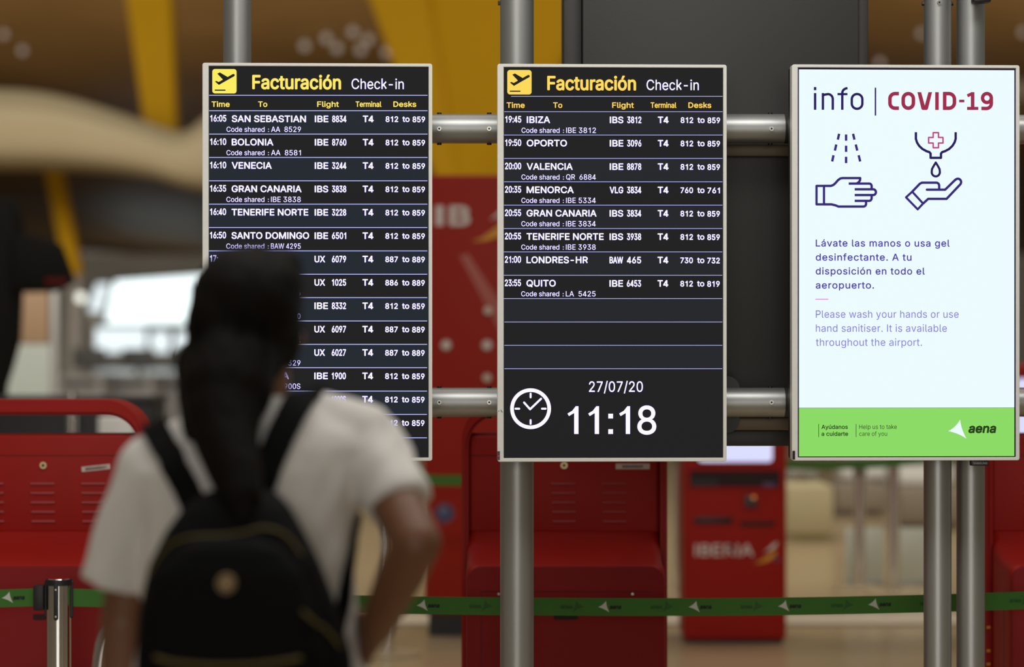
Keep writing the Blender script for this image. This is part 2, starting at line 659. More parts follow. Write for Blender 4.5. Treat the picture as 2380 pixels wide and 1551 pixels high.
# pale wavy soffit hanging in front of the slatted ceiling
YS = 52.0
up = [(-500, 190), (-250, 205), (0, 202), (150, 222), (320, 275), (412, 305), (440, 292), (520, 235), (700, 190), (900, 215), (1050, 330), (1110, 345), (1300, 250), (1600, 190), (1900, 200), (2150, 235), (2380, 180), (2700, 200), (3000, 260)]
lo = [(-500, 400), (-250, 380), (0, 378), (180, 385), (330, 405), (470, 440), (700, 430), (900, 400), (1050, 372), (1110, 375), (1300, 390), (1600, 400), (1900, 385), (2150, 300), (2380, 238), (2700, 300), (3000, 380)]
def sof(pts, Y):
    s = spline([(p[0], p[1], 0) for p in pts], 6)
    return [W(p[0], p[1], Y) for p in s]
mb = MB()
U = sof(up, YS)
L = sof(lo, YS)
def resample(P, n=120):
    out = []
    x0, x1 = P[0].x, P[-1].x
    for k in range(n + 1):
        x = x0 + (x1 - x0) * k / n
        for a, b in zip(P, P[1:]):
            if a.x <= x <= b.x + 1e-6:
                t = (x - a.x) / max(1e-6, b.x - a.x)
                out.append((x, a.z + (b.z - a.z) * t))
                break
    return out
U, L = resample(U), resample(L)
n = min(len(U), len(L))
b = mb.bm
prof = []
for k in range(n):
    x, zu = U[k]
    zl = L[k][1]
    h = zu - zl
    # section from the top back to the underside: belly turned down and towards the hall
    sec = [(YS + 3.0, zu + 0.1), (YS + 0.5, zu), (YS + 0.1, zl + h * 0.75), (YS - 0.15, zl + h * 0.5), (YS - 0.1, zl + h * 0.25), (YS + 0.3, zl + h * 0.05), (YS + 0.8, zl), (YS + 4.0, zl + 0.1)]
    prof.append([b.verts.new((x, y, z)) for y, z in sec])
m_ = len(prof[0])
for A, B in zip(prof, prof[1:]):
    for k in range(m_):
        b.faces.new((A[k], B[k], B[(k + 1) % m_], A[(k + 1) % m_]))
b.faces.new(prof[0])
b.faces.new(list(reversed(prof[-1])))
bmesh.ops.recalc_face_normals(b, faces=b.faces[:])
M_soff = slats('pale_bamboo_slats', (0.44, 0.36, 0.22, 1), (0.58, 0.49, 0.33, 1), 0.9)
struct(mb.build('ceiling_soffit', M_soff, smooth=60))

# far end wall with daylit windows
YW = 118.0
def wx(px):
    return (px - CX) * YW / F
def wz(py):
    return CAMZ - (py - CY) * YW / F
M_wall = PM('grey_end_wall', (0.55, 0.54, 0.51, 1), 0.7, 0, 0.5, 0.1)
struct(MB().box(-45, 45, YW, YW + 0.4, 0, 5.5).build('wall_back', M_wall))
M_day = EM('daylit_pane', (1.5, 1.7, 1.7, 1), 1.0, True)
M_day2 = EM('daylit_pane_low', (0.95, 1.05, 1.08, 1), 1.0, True)
M_wfr = PM('window_frame_metal', (0.25, 0.26, 0.26, 1), 0.5, 0.3)
def window(nm, poly, mat):
    P = [(wx(x), wz(y)) for x, y in poly]
    cx = sum(p[0] for p in P) / len(P)
    cz = sum(p[1] for p in P) / len(P)
    out = [(cx + (p[0] - cx) * 1.0 + math.copysign(0.12, p[0] - cx), cz + (p[1] - cz) + math.copysign(0.12, p[1] - cz)) for p in P]
    fr = MB().frame(out, P, 'y', YW - 0.12, YW - 0.001).build(nm, M_wfr)
    struct(fr)
    pane = MB().prism(P, 'y', YW - 0.06, YW - 0.02)
    o = pane.bm
    bmesh.ops.translate(o, vec=-fr.location, verts=o.verts[:])
    me = bpy.data.meshes.new('pane')
    o.to_mesh(me)
    o.free()
    me.materials.append(mat)
    po = bpy.data.objects.new('pane', me)
    po.parent = fr
    COL.objects.link(po)
window('window_1', [(268, 655), (480, 640), (480, 752), (246, 752)], M_day)
window('window_2', [(205, 722), (226, 660), (256, 660), (236, 728)], M_day2)
window('window_3', [(216, 762), (340, 762), (340, 820), (220, 820)], M_day2)
window('window_4', [(352, 770), (396, 770), (396, 820), (350, 820)], M_day2)
window('window_5', [(410, 770), (480, 770), (480, 820), (410, 820)], M_day2)
window('window_6', [(1960, 690), (2160, 690), (2160, 770), (1960, 770)], M_day2)
window('window_7', [(2200, 690), (2345, 690), (2345, 770), (2200, 770)], M_day2)

# ------------------------------------------------------------------ far background
def colpx(mb, x0a, x1a, ya, x0b, x1b, yb, Y, depth):
    """tapered beam between a lower and an upper edge given at distance Y"""
    a0, a1 = W(x0a, ya, Y), W(x1a, ya, Y)
    b0, b1 = W(x0b, yb, Y), W(x1b, yb, Y)
    d = Vector((0, depth, 0))
    mb.hexa([a0, a1, a1 + d, a0 + d, b0, b1, b1 + d, b0 + d], 0.05)

mb = MB()
colpx(mb, 348, 412, 395, 286, 396, -60, 57, 0.7)
tag(mb.build('roof_column', M_yellow), 'slanted yellow roof column at the upper left, its foot in the pale wavy soffit', 'column')
mb = MB()
colpx(mb, 152, 190, 640, 88, 128, 330, 57.6, 0.5)
o = mb.build('roof_column', M_yellow)
tag(o, 'thin distant yellow roof strut below the pale soffit, above the bright windows', 'column')
t = thing('roof_column', 'huge yellow V shaped roof column behind the gap between the two departure boards', 'column', W(1090, 560, 34))
mb = MB()
a = [W(1030, 470, 34), W(1080, 470, 34), W(1080, 470, 34) + Vector((0.1, 1.2, 0)), W(1030, 470, 34) + Vector((0.1, 1.2, 0))]
bq = [W(832, -70, 34), W(985, -70, 34), W(985, -70, 34) + Vector((0.3, 2.0, 0)), W(832, -70, 34) + Vector((0.3, 2.0, 0))]
mb.hexa(a + bq, 0.04)
mb.build('column_arm', M_yellow, t)
mb = MB()
a = [W(1068, 470, 34), W(1142, 470, 34.6), W(1142, 470, 34.6) + Vector((0, 1.4, 0)), W(1068, 470, 34) + Vector((0, 1.4, 0))]
bq = [W(945, -70, 34.25), W(1420, -70, 33.6), W(1420, -70, 33.6) + Vector((0, 2.4, 0)), W(945, -70, 34.25) + Vector((0, 2.4, 0))]
mb.hexa(a + bq, 0.04)
mb.build('column_arm', M_yellow, t)
mb = MB()
c = W(1090, 470, 34.6)
mb.cyl((c.x, c.y, 0), (c.x, c.y, c.z + 0.15), 0.42, 0.36)
mb.build('column_foot', PM('concrete', (0.36, 0.34, 0.31, 1), 0.8, 0, 2, 0.1), t)

M_pier = PM('pale_concrete', (0.42, 0.40, 0.38, 1), 0.8, 0, 2, 0.1)
c = W(175, 640, 57.85)
tag(MB().cyl((c.x, c.y, 0), (c.x, c.y, c.z + 0.1), 0.30, 0.16).build('column_pier', M_pier), 'grey concrete pier under the thin distant yellow strut', 'pier')

M_spot = EM('ceiling_lamp_glow', (0.9, 0.72, 0.58, 1), 0.36)
M_spotcan = PM('lamp_can', (0.2, 0.2, 0.2, 1), 0.5)
spots = [(708, 107, 'the leftmost of the lamp cluster'), (758, 89, 'second from the left in the lamp cluster'), (783, 112, 'lower middle of the lamp cluster'), (820, 74, 'topmost of the lamp cluster'),
         (838, 116, 'lower right of the lamp cluster'), (856, 92, 'upper right of the lamp cluster'), (899, 122, 'by the edge of the yellow V column'),
         (52, 118, 'alone at the far left of the ceiling'), (8, 80, 'at the very left edge of the view'), (2045, 146, 'low beside the dark grey cabinet'), (2142, 78, 'just left of the paired poles'), (2378, 75, 'at the right edge of the view')]
for k, (x, y, wh) in enumerate(spots):
    Y = 58.5
    while Y < 110 and W(x, y, Y).z < ceil_z(W(x, y, Y).x, Y) - 0.14:
        Y += 0.05
    p = W(x, y, Y)
    t = thing('ceiling_lamp', 'small round glowing ceiling lamp ' + wh, 'lamp', p, 0, 'lamps on the slatted ceiling')
    r = (0.10 if k < 7 else 0.085) * Y / 56
    MB().ball(p, r, r, r, 16).build('bulb', M_spot, t)
    MB().cyl(p + Vector((0, 0, r * 0.8)), p + Vector((0, 0, 0.30)), 0.03, 0.03).build('lamp_stem', M_spotcan, t)

# dark check-in counter and row of pale counters behind the left kiosk
Yc = 15.0
mb = MB()
c0, c1 = W(-260, 925, Yc), W(352, 925, Yc)
t = thing('check_in_counter', 'long dark check-in counter behind the left red kiosk', 'counter', ((c0.x + c1.x) / 2, Yc + 0.3, 0))
MB().box(c0.x, c1.x, Yc, Yc + 0.6, 0, c0.z - 0.03, 0.01).build('counter_body', M_dark, t)
MB().box(c0.x - 0.02, c1.x + 0.02, Yc - 0.02, Yc + 0.62, c0.z - 0.03, c0.z, 0.008).build('worktop', M_dark, t)
# white sheet box standing before the counter, seen through the kiosk hoop
p = W(275, 985, 14.8)
tag(MB().box(p.x - 0.11, p.x + 0.09, 14.72, 14.9, 0, W(0, 968, 14.8).z, 0.01).build('waste_box', PM('bright_white_plastic', (0.85, 0.87, 0.88, 1), 0.35)), 'white upright box before the dark counter, seen through the left kiosk hoop', 'box')
p = W(167, 910, 14.7)
t = thing('queue_post', 'slim brownish steel post standing behind the hoop of the left red kiosk', 'post', (p.x, 14.7, 0))
MB().cyl((p.x, 14.7, 0.02), (p.x, 14.7, W(0, 912, 14.7).z), 0.032).build('post_tube', M_chrome, t)
MB().cyl((p.x, 14.7, 0), (p.x, 14.7, 0.02), 0.16).build('base', M_dark, t)

M_cnt = PM('pale_grey_laminate', (0.52, 0.51, 0.51, 1), 0.5, 0, 1, 0.06)
M_cntd = PM('dark_grey_panel', (0.12, 0.12, 0.12, 1), 0.5)
for k, (x0, x1, Y, lab) in enumerate([(128, 240, 38, 'pale grey far counter, left one of the row under the bright windows'), (244, 356, 39, 'pale grey far counter, middle one of the row under the bright windows'), (360, 480, 40, 'pale grey far counter nearest the left departure board')]):
    a, b_ = W(x0, 905, Y), W(x1, 905, Y)
    zt = W(0, 872, Y).z
    t = thing('service_counter', lab, 'counter', ((a.x + b_.x) / 2, Y, 0), 0, 'pale counters far behind')
    MB().box(a.x, b_.x, Y, Y + 0.7, 0, zt - 0.1, 0.02).build('counter_body', M_cnt, t)
    MB().box(a.x - 0.02, b_.x + 0.02, Y - 0.06, Y + 0.76, zt - 0.1, zt, 0.02).build('worktop', M_cnt, t)
    MB().box(a.x + 0.1, b_.x - 0.1, Y - 0.012, Y + 0.01, W(0, 902, Y).z, W(0, 886, Y).z).build('front_panel', M_cntd, t)
    # monitor on top
    xm = (a.x + b_.x) / 2 + 0.1
    MB().box(xm - 0.04, xm + 0.04, Y + 0.3, Y + 0.36, zt, zt + 0.1).build('monitor_stand', M_cntd, t)
    MB().box(xm - 0.26, xm + 0.26, Y + 0.28, Y + 0.33, zt + 0.1, zt + 0.42, 0.01).build('monitor', M_cntd, t)

# tan and pale ribbed partition at the left
Yp = 22.0
t = thing('partition_screen', 'standing partition with tan upper panel and pale ribbed lower panel, at left', 'partition', (W(80, 900, Yp).x, Yp, 0))
a, b_ = W(40, 0, Yp).x, W(112, 0, Yp).x
MB().box(a, b_, Yp, Yp + 0.06, W(0, 798, Yp).z, W(0, 672, Yp).z, 0.005).build('upper_panel', PM('tan_panel', (0.40, 0.27, 0.17, 1), 0.7, 0, 3, 0.05), t)
mb = MB()
a2 = W(2, 0, Yp).x
w_ = (W(116, 0, Yp).x - a2) / 16
for k in range(16):
    mb.box(a2 + k * w_, a2 + (k + 1) * w_, Yp, Yp + 0.06, 0.05, W(0, 800, Yp).z, 0.006)
mb.build('lower_panel', PM('pale_green_glass', (0.50, 0.56, 0.54, 1), 0.4, 0, 3, 0.05), t)
MB().box(b_ + 0.02, b_ + 0.09, Yp, Yp + 0.07, 0, W(0, 668, Yp).z, 0.01).build('post', PM('pale_metal', (0.5, 0.5, 0.5, 1), 0.4, 0.5), t)

# black overhead sign arm at the left edge
Yb = 19.0
s_ = Yb / F
t = thing('sign_post', 'black sign on a thick black post at the left edge of the view', 'sign', (W(8, 0, Yb).x, Yb, 0))
mb = MB()
mb.prism([(W(x, y, Yb).x, W(x, y, Yb).z) for x, y in [(-60, 470), (22, 455), (40, 500), (45, 560), (40, 700), (36, 790), (20, 850), (4, 900), (2, 960), (-60, 960)]], 'y', Yb, Yb + 0.25, 0.02)
mb.box(W(-60, 0, Yb).x, W(0, 0, Yb).x, Yb + 0.03, Yb + 0.22, 0, W(0, 950, Yb).z)
mb.build('post', M_void, t)
mb = MB()
mb.prism([(W(x, y, Yb).x, W(x, y, Yb).z) for x, y in [(30, 540), (70, 548), (135, 566), (152, 610), (168, 656), (120, 678), (30, 680)]], 'y', Yb - 0.03, Yb + 0.2, 0.02)
mb.build('sign_head', M_void, t)
MB().box(W(108, 0, Yb).x, W(158, 0, Yb).x, Yb - 0.038, Yb - 0.028, W(0, 660, Yb).z, W(0, 648, Yb).z).build('red_readout', EM('dim_red_readout', (0.06, 0.005, 0.005, 1)), t)

# globe lamps near the windows
M_globe = EM('globe_lamp', (1.5, 1.5, 1.3, 1))
for x, y, r, lab in [(188, 692, 16, 'white round globe lamp left of the bright windows'), (218, 738, 14, 'pale globe lamp just below the slanted window')]:
    Y = 44.0 if y < 700 else 46.5
    p = W(x, y, Y)
    t = thing('globe_lamp', lab, 'lamp', (p.x, Y, 0))
    MB().ball(p, r * Y / F * 0.7).build('globe', M_globe if y < 700 else PM('opal_glass', (0.6, 0.58, 0.55, 1), 0.3), t)
    MB().cyl((p.x, Y, 0.03), (p.x, Y, p.z), 0.03).build('lamp_post', M_pier, t)
    MB().cyl((p.x, Y, 0), (p.x, Y, 0.03), 0.2).build('base', M_pier, t)

# low pale panels at the far right, added for bright reflections on the floor
M_pale = PM('pale_floor_reflection', (0.60, 0.65, 0.58, 1), 0.3)
for x0, x1, lab in [(1966, 1997, 'narrow low pale panel standing in for a floor reflection, leftmost of three behind the barrier tape'), (2008, 2054, 'low pale panel standing in for a floor reflection between two far posts, middle of three'), (2092, 2158, 'widest low pale panel standing in for a floor reflection, partly behind the paired grey poles')]:
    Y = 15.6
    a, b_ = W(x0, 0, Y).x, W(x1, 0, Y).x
    t = thing('reflection_panel', lab, 'panel', ((a + b_) / 2, Y, 0), 0, 'floor reflection panels')
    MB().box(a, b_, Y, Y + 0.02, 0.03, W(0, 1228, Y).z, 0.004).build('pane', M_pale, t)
    MB().box(a, b_, Y - 0.02, Y + 0.04, 0, 0.03, 0.004).build('reflection_panel_foot', M_alu, t)

# beige seating blocks in the far right
M_beige = PM('beige_upholstery', (0.44, 0.38, 0.23, 1), 0.8, 0, 4, 0.08)
M_taupe = PM('taupe_upholstery', (0.22, 0.18, 0.14, 1), 0.8, 0, 4, 0.08)
for x0, x1, yt, yb, Y, mt, lab in [(1828, 1938, 1130, 1262, 18.8, M_beige, 'pale beige bench block to the right of the far red kiosk'), (1944, 2062, 1128, 1205, 21.3, M_taupe, 'taupe bench block above the low reflection panels'), (2092, 2240, 1140, 1235, 19.9, M_taupe, 'taupe bench block partly hidden by the paired grey poles')]:
    a, b_ = W(x0, 0, Y).x, W(x1, 0, Y).x
    zt = W(0, yt, Y).z
    t = thing('bench', lab, 'bench', ((a + b_) / 2, Y, 0))
    MB().box(a, b_, Y, Y + 0.7, 0.06, zt, 0.03).build('bench_body', mt, t)
    MB().box(a + 0.04, b_ - 0.04, Y + 0.05, Y + 0.65, 0, 0.06).build('plinth', mt, t)
for x0, x1, yt, yb, Y, lab in [(1832, 1900, 1085, 1130, 27, 'white far table behind the pale beige bench'), (1955, 2060, 1086, 1124, 26, 'white far table behind the taupe bench block'), (2090, 2215, 1084, 1130, 25, 'white far table beside the paired grey poles')]:
    a, b_ = W(x0, 0, Y).x, W(x1, 0, Y).x
    z0, z1 = W(0, yb, Y).z, W(0, yt, Y).z
    t = thing('white_table', lab, 'table', ((a + b_) / 2, Y, 0))
    MB().box(a, b_, Y, Y + 0.5, max(0.08, z0), z1, 0.02).build('tabletop', PM('white_laminate', (0.7, 0.7, 0.68, 1), 0.4), t)
    for q in (0.12, 0.88):
        xx = a + (b_ - a) * q
        MB().box(xx - 0.03, xx + 0.03, Y + 0.1, Y + 0.4, 0, max(0.08, z0)).build('leg', M_alu, t)

# ------------------------------------------------------------------ display screens
TH = 0.0367
class Screen:
    def __init__(self, px0, px1, ytop, ybot, name, label, cat):
        a = W(px0, ybot, 6.3)
        self.P0 = Vector((a.x, a.y, a.z))
        self.n = Vector((math.sin(TH), -math.cos(TH), 0))
        self.t = thing(name, label, cat, self.P0, TH)
    def S(self, px, py):
        d = Vector(((px - CX) / F, 1, -(py - CY) / F))
        t = self.n.dot(self.P0 - Vector((0, 0, CAMZ))) / self.n.dot(d)
        P = Vector((0, 0, CAMZ)) + d * t - self.P0
        return (P.x * math.cos(TH) + P.y * math.sin(TH), P.z)
    def put(self, mb, name, mats, parent, smooth=0):
        me = bpy.data.meshes.new(name)
        mb.bm.to_mesh(me)
        mb.bm.free()
        for m in (mats if isinstance(mats, (list, tuple)) else [mats]):
            me.materials.append(m)
        if smooth:
            me.polygons.foreach_set('use_smooth', [True] * len(me.polygons))
            me.set_sharp_from_angle(angle=math.radians(smooth))
        o = bpy.data.objects.new(name, me)
        o.parent = parent
        COL.objects.link(o)
        return o
    def rect(self, mb, x0, x1, y0, y1, y):
        a, b_ = self.S(x0, y1), self.S(x1, y0)
        mb.poly([(a[0], a[1]), (b_[0], a[1]), (b_[0], b_[1]), (a[0], b_[1])], y)
    def text(self, mb, s, x0, x1, yc, yb, y=-0.0030, **k):
        a = self.S(x0, yb)
        b_ = self.S(x1, yb)
        c = self.S(x0, yc)
        letters(mb, s, a[0], b_[0], a[1], c[1], y, **k)
    def line(self, mb, pts, w, y=-0.0030, rnd=True, closed=False):
        k = self.S(1, 0)[0] - self.S(0, 0)[0]
        mb.stroke([self.S(*p) for p in pts], w * abs(k), y, rnd, closed)
    def polyp(self, mb, pts, y=-0.0030):
        mb.poly([self.S(*p) for p in pts], y)
    def shell(self, ox0, ox1, oy0, oy1, ix0, ix1, iy0, iy1):
        a, b_ = self.S(ox0, oy1), self.S(ox1, oy0)
        c, d = self.S(ix0, iy1), self.S(ix1, iy0)
        mb = MB()
        mb.frame(rrect(a[0], b_[0], a[1], b_[1], 0.006), rrect(c[0], d[0], c[1], d[1], 0.001), 'y', -0.006, 0.03, 0.0012)
        self.put(mb, 'bezel', M_silver, self.t, 40)
        mb = MB()
        mb.box(a[0] + 0.002, b_[0] - 0.002, 0.028, 0.075, a[1] + 0.002, b_[1] - 0.002, 0.006)
        self.put(mb, 'housing', M_dark, self.t, 40)

def airplane(s, mb, x, y, k):
    """take-off pictogram; x,y = left top of the tile, k = tile size / 244"""
    P = [(26, 125), (42, 119), (62, 131), (109, 102), (50, 46), (76, 34), (150, 78), (206, 50), (220, 50), (226, 60), (222, 72), (104, 136), (64, 159), (54, 156)]
    q = lambda p: (x + p[0] * k, y + p[1] * k)
    fus = [(62, 131), (206, 50), (217, 49), (225, 57), (223, 70), (66, 159)]
    tail = [(26, 125), (42, 119), (70, 133), (80, 152), (66, 159)]
    wing = [(50, 46), (76, 34), (158, 82), (112, 112)]
    for part in (fus, tail, wing):
        s.polyp(mb, [q(p) for p in part], -0.0036)
    s.polyp(mb, [q(p) for p in [(25, 206), (132, 206), (132, 218), (25, 218)]], -0.0036)

def board(s, dx, dy, tile, yel, shell, rows, clock, alt, l1x):
    s.shell(*shell)
    ix0, ix1, iy0, iy1 = shell[4:]
    mb = MB()
    s.rect(mb, ix0 - 1, ix1 + 1, iy0 - 1, iy1 + 1, -0.001)
    mb.mi = 1
    base = 257.7 + dy
    lw = 1.2 if clock else 1.7
    for i in range(14 if not clock else 11):
        if i % 2 == 0 and not (clock and i > 10):
            s.rect(mb, ix0, ix1, base + 54.3 * i + 1, base + 54.3 * (i + 1) - 1, -0.0018)
    panel = s.put(mb, 'screen_panel', [M_lcd, alt], s.t)
    # tile with the pictogram
    mb = MB()
    k = 0.9965
    X = lambda v: (v - 485.3) * k + 485.3 + dx
    a, b_ = s.S(X(493.7), 217.5 + dy), s.S(X(550.3), 160.9 + dy)
    mb.poly(rrect(a[0], b_[0], a[1], b_[1], 0.007), -0.0030)
    ti = s.put(mb, 'departure_icon', tile, panel)
    mb = MB()
    airplane(s, mb, X(493.7), 160.9 + dy, 56.6 / 244)
    s.put(mb, 'airplane_symbol', M_lcd, ti)
    mb = MB()
    s.text(mb, 'Facturaci\u00f3n', X(586.8), X(793.9), 174.4 + dy, 207.8 + dy, bold=0.030)
    mb.mi = 1
    s.text(mb, 'Check-in', X(818.3), X(940.2), 183.2 + dy, 207.3 + dy, bold=0.006)
    mb.mi = 2
    s.line(mb, [(X(486.5) + l1x, 221.9 + dy), (X(995.5), 221.9 + dy)], lw, rnd=False)
    s.put(mb, 'title', [yel, M_white, M_line], panel)
    mb = MB()
    for w_, x0, x1 in (('Time', 492, 534.3), ('To', 600.5, 622), ('Flight', 738.2, 788.8), ('Terminal', 827.8, 888), ('Desks', 915.8, 969.2)):
        s.text(mb, w_, X(x0), X(x1), 236 + dy, 248.9 + dy, bold=0.024)
    mb.mi = 1
    s.line(mb, [(X(486.5), base), (X(995.5), base)], lw, rnd=False)
    s.put(mb, 'column_headings', [yel, M_line], panel)
    for i, r in enumerate(rows):
        tm, city, cx1, fl, fn, desks, code, c0 = r
        y0 = base + 54.3 * i
        dr = -0.11 * i
        mb = MB()
        q = lambda v: X(v) + dr
        B = 0.030
        if tm:
            s.text(mb, tm, q(488.6), q(526.4 if len(tm) > 3 else 508), y0 + 9.8, y0 + 25.4, bold=0.026)
        if city:
            x0 = 539 if not isinstance(city, tuple) else city[1]
            s.text(mb, city if not isinstance(city, tuple) else city[0], q(x0), q(cx1), y0 + 10.6, y0 + 26.4, bold=B)
        if fl:
            s.text(mb, fl, q(732.6), q(764.4 if len(fl) > 2 else 757.5), y0 + 11.2, y0 + 26.8, bold=B)
            s.text(mb, fn, q(773.0 if fn[0] != ' ' else 779), q(806.4), y0 + 11.2, y0 + 26.8, bold=0.028)
        s.text(mb, 'T4', q(844.5), q(869.8), y0 + 11.2, y0 + 26.8, bold=B + .006)
        if desks:
            d0, d1 = desks.split('-')
            s.text(mb, d0, q(897.7), q(927.2), y0 + 12.9, y0 + 26.4, bold=B)
            s.text(mb, 'to', q(936.9), q(953.8), y0 + 13.2, y0 + 26.2, bold=B, cap=0.69)
            s.text(mb, d1, q(960.4), q(989.8), y0 + 13.4, y0 + 26.9, bold=B)
        if code:
            if c0 is None:
                s.text(mb, 'Code shared', q(526.9), q(615.5), y0 + 37.3, y0 + 49.0, bold=0.004)
                s.text(mb, ':', q(623.6), q(625.9), y0 + 41.5, y0 + 49.0, bold=0.004, cap=0.54)
                s.text(mb, code, q(630.9), q(700.2), y0 + 36.9, y0 + 49.3, bold=0.004)
            else:
                s.text(mb, code, q(c0), q(700.2), y0 + 36.9, y0 + 49.3, bold=0.004)
        mb.mi = 1
        s.line(mb, [(X(486.5) + dr, y0 + 54.3), (X(995.5) + dr, y0 + 54.3)], lw, rnd=False)
        s.put(mb, 'flight_row', [M_white, M_line], panel)
    return panel

s1 = Screen(471, 1004.5, 148, 1072.5, 'departure_board', 'left departure board with yellow heading, its lower half behind the woman', 'display screen')
s1.shell
rows1 = [
    ('16:05', 'SAN SEBASTIAN', 712.2, 'IBE', '8834', '812-859', 'AA  8529', None),
    ('16:10', 'BOLONIA', 636.2, 'IBE', '8760', '812-859', 'AA  8581', None),
    ('16:10', 'VENECIA', 632.6, 'IBE', '3244', '812-859', '', None),
    ('16:35', 'GRAN CANARIA', 702.2, 'IBS', '3838', '812-859', 'IBE 3838', None),
    ('16:40', 'TENERIFE NORTE', 718, 'IBE', '3228', '812-859', '', None),
    ('16:50', 'SANTO DOMINGO', 720, 'IBE', '6501', '812-859', 'BAW 4295', None),
    ('17:', ('A', 663), 677.5, 'UX', '6079', '887-889', '', None),
    ('', '', 0, 'UX', '1025', '886-889', '6', 693),
    ('', '', 0, 'IBE', '8332', '812-859', '0', 693),
    ('', '', 0, 'UX', '6097', '887-889', '52', 684),
    ('', '', 0, 'UX', '6027', '887-889', '3329', 661.5),
    ('', ('ONA', 625), 673.5, 'IBE', '1900', '812-859', 'IBE1900S', 630.0),
    ('', '', 0, 'IBE', '1900S', '812-859', '', None),
    ('', '', 0, '', '', '812-859', '', None)]
board(s1, 0, 0, M_icy, M_yel, (471, 1004.6, 148.5, 1072.5, 485.3, 996.3, 155.8, 1064.8), rows1, False, M_lcd_blue, 0)

s2 = Screen(1156, 1688.3, 150.5, 1073.8, 'departure_board', 'middle departure board showing a clock and 11:18 at the bottom', 'display screen')
rows2 = [
    ('19:45', 'IBIZA', 593.6, 'IBS', '3812', '812-859', 'IBE 3812', None),
    ('19:50', 'OPORTO', 633, 'IBE', '3096', '812-859', '', None),
    ('20:00', 'VALENCIA', 646.5, 'IBE', '8878', '812-859', 'QR  6884', None),
    ('20:35', 'MENORCA', 649, 'VLG', '3834', '760-761', 'IBE 5334', None),
    ('20:55', 'GRAN CANARIA', 702.3, 'IBS', '3834', '812-859', 'IBE 3834', None),
    ('20:55', 'TENERIFE NORTE', 719, 'IBS', '3938', '812-859', 'IBE 3938', None),
    ('21:00', 'LONDRES-HR', 682, 'BAW', '465', '730-732', '', None),
    ('23:55', 'QUITO', 607.5, 'IBE', '6453', '812-819', 'LA  5425', None)]
p2 = board(s2, 685.3, 2.3, M_ica, M_yel2, (1156, 1688.3, 151, 1073.8, 1170.4, 1680.4, 158.4, 1065), rows2, True, M_lcd_grey, 16)
mb = MB()
for k in range(3):
    y0 = 260 + 54.3 * (9 + k)
    s2.line(mb, [(1172.3, y0), (1678.5, y0)], 1.2, rnd=False)
s2.put(mb, 'empty_row', M_line, p2)
mb = MB()
s2.text(mb, '27/07/20', 1368.7, 1494, 886.7, 911.3, bold=0.008)
s2.put(mb, 'date', M_white, p2)
mb = MB()
for g, x0, x1 in (('1', 1319, 1344.3), ('1', 1367.2, 1392.1), ('1', 1439, 1464.2), ('8', 1481, 1525.2)):
    if g == '1':
        s2.polyp(mb, [(x1 - 10, 1009), (x1, 1009), (x1, 944.5), (x1 - 6.5, 944.5), (x1 - 10, 950)])
        s2.line(mb, [(x1 - 5.5, 949), (x1 - 12, 957.5), (x0 + 1.5, 964.5)], 7.0, rnd=False)
    else:
        s2.text(mb, g, x0, x1, 943.5, 1010, bold=0.012)
for yy in (962, 998):
    s2.polyp(mb, [(1413.6, yy), (1424.6, yy), (1424.6, yy + 11), (1413.6, yy + 11)])
s2.put(mb, 'time_readout', M_white, p2)
mb = MB()
c = (1233.1, 950.3)
s2.line(mb, [(c[0] + 43.2 * math.cos(2 * math.pi * k / 48), c[1] + 43.2 * math.sin(2 * math.pi * k / 48)) for k in range(48)], 8.6, closed=True)
for ax, ay in ((0, -1), (1, 0), (0, 1), (-1, 0)):
    s2.line(mb, [(c[0] + ax * 26.5, c[1] + ay * 26.5), (c[0] + ax * 35, c[1] + ay * 35)], 4.6)
s2.line(mb, [(1218, 936), (1231.9, 951.6), (1257.3, 927.2)], 4.8)
s2.put(mb, 'clock_face', M_white, p2)
def sensor(s, x, y, lit):
    a, b_ = s.S(x, y + 20), s.S(x + 6, y)
    mb = MB()
    mb.box(a[0], b_[0], -0.0075, -0.004, a[1], b_[1], 0.0005)
    so = s.put(mb, 'infrared_sensor', M_ir, s.t, 0)
    if lit:
        mb = MB()
        c_ = s.S(x + 3, y + 11)
        mb.disc(c_, 0.0017, -0.0080)
        s.put(mb, 'indicator_light', M_led, so, 0)
sensor(s2, 1155.6, 1049, True)
mb = MB()
s2.line(mb, [(1160, 955), (1158.5, 956.5)], 1.2, -0.0064)
s2.line(mb, [(1164, 953), (1165.5, 957), (1168, 958)], 1.2, -0.0064)
s2.put(mb, 'scuff_mark', M_ltxt, s2.t)

s3 = Screen(1840, 2368.5, 152, 1071.2, 'information_screen', 'bright white and green hand hygiene information screen at the right', 'display screen')
s3.shell(1840, 2368.5, 152.3, 1071.2, 1853.5, 2360.3, 159.3, 1063.7)
mb = MB()
s3.rect(mb, 1852, 2362, 158, 1065, -0.0008)
rim = s3.put(mb, 'screen_panel', M_rim, s3.t)
mb = MB()
s3.rect(mb, 1856.8, 2357.0, 163.6, 948, -0.0018)
mb.mi = 1
s3.rect(mb, 1856.8, 2357.0, 948, 1061.2, -0.0018)
img = s3.put(mb, 'screen_picture', [M_info, M_green], rim)
k3 = 550 / 2370
def q3(p):
    return (1830 + p[0] * k3, 140 + p[1] * k3)
def st3(mb, pts, w, rnd=False, closed=False):
    s3.line(mb, [q3(p) for p in pts], w * k3, -0.0030, rnd, closed)
mb = MB()
st3(mb, [(276, 330), (276, 498)], 25)
st3(mb, [(276, 270), (276, 302)], 26)
st3(mb, [(354, 330), (354, 498)], 25)
st3(mb, [(354, 352)] + [(380, 345), (405, 341)] + arc(405, 391, 48, 50, -90, 0, 8) + [(453, 498)], 25)
st3(mb, [(548, 498), (548, 330)] + arc(600, 330, 52, 48, 180, 270, 8), 25)
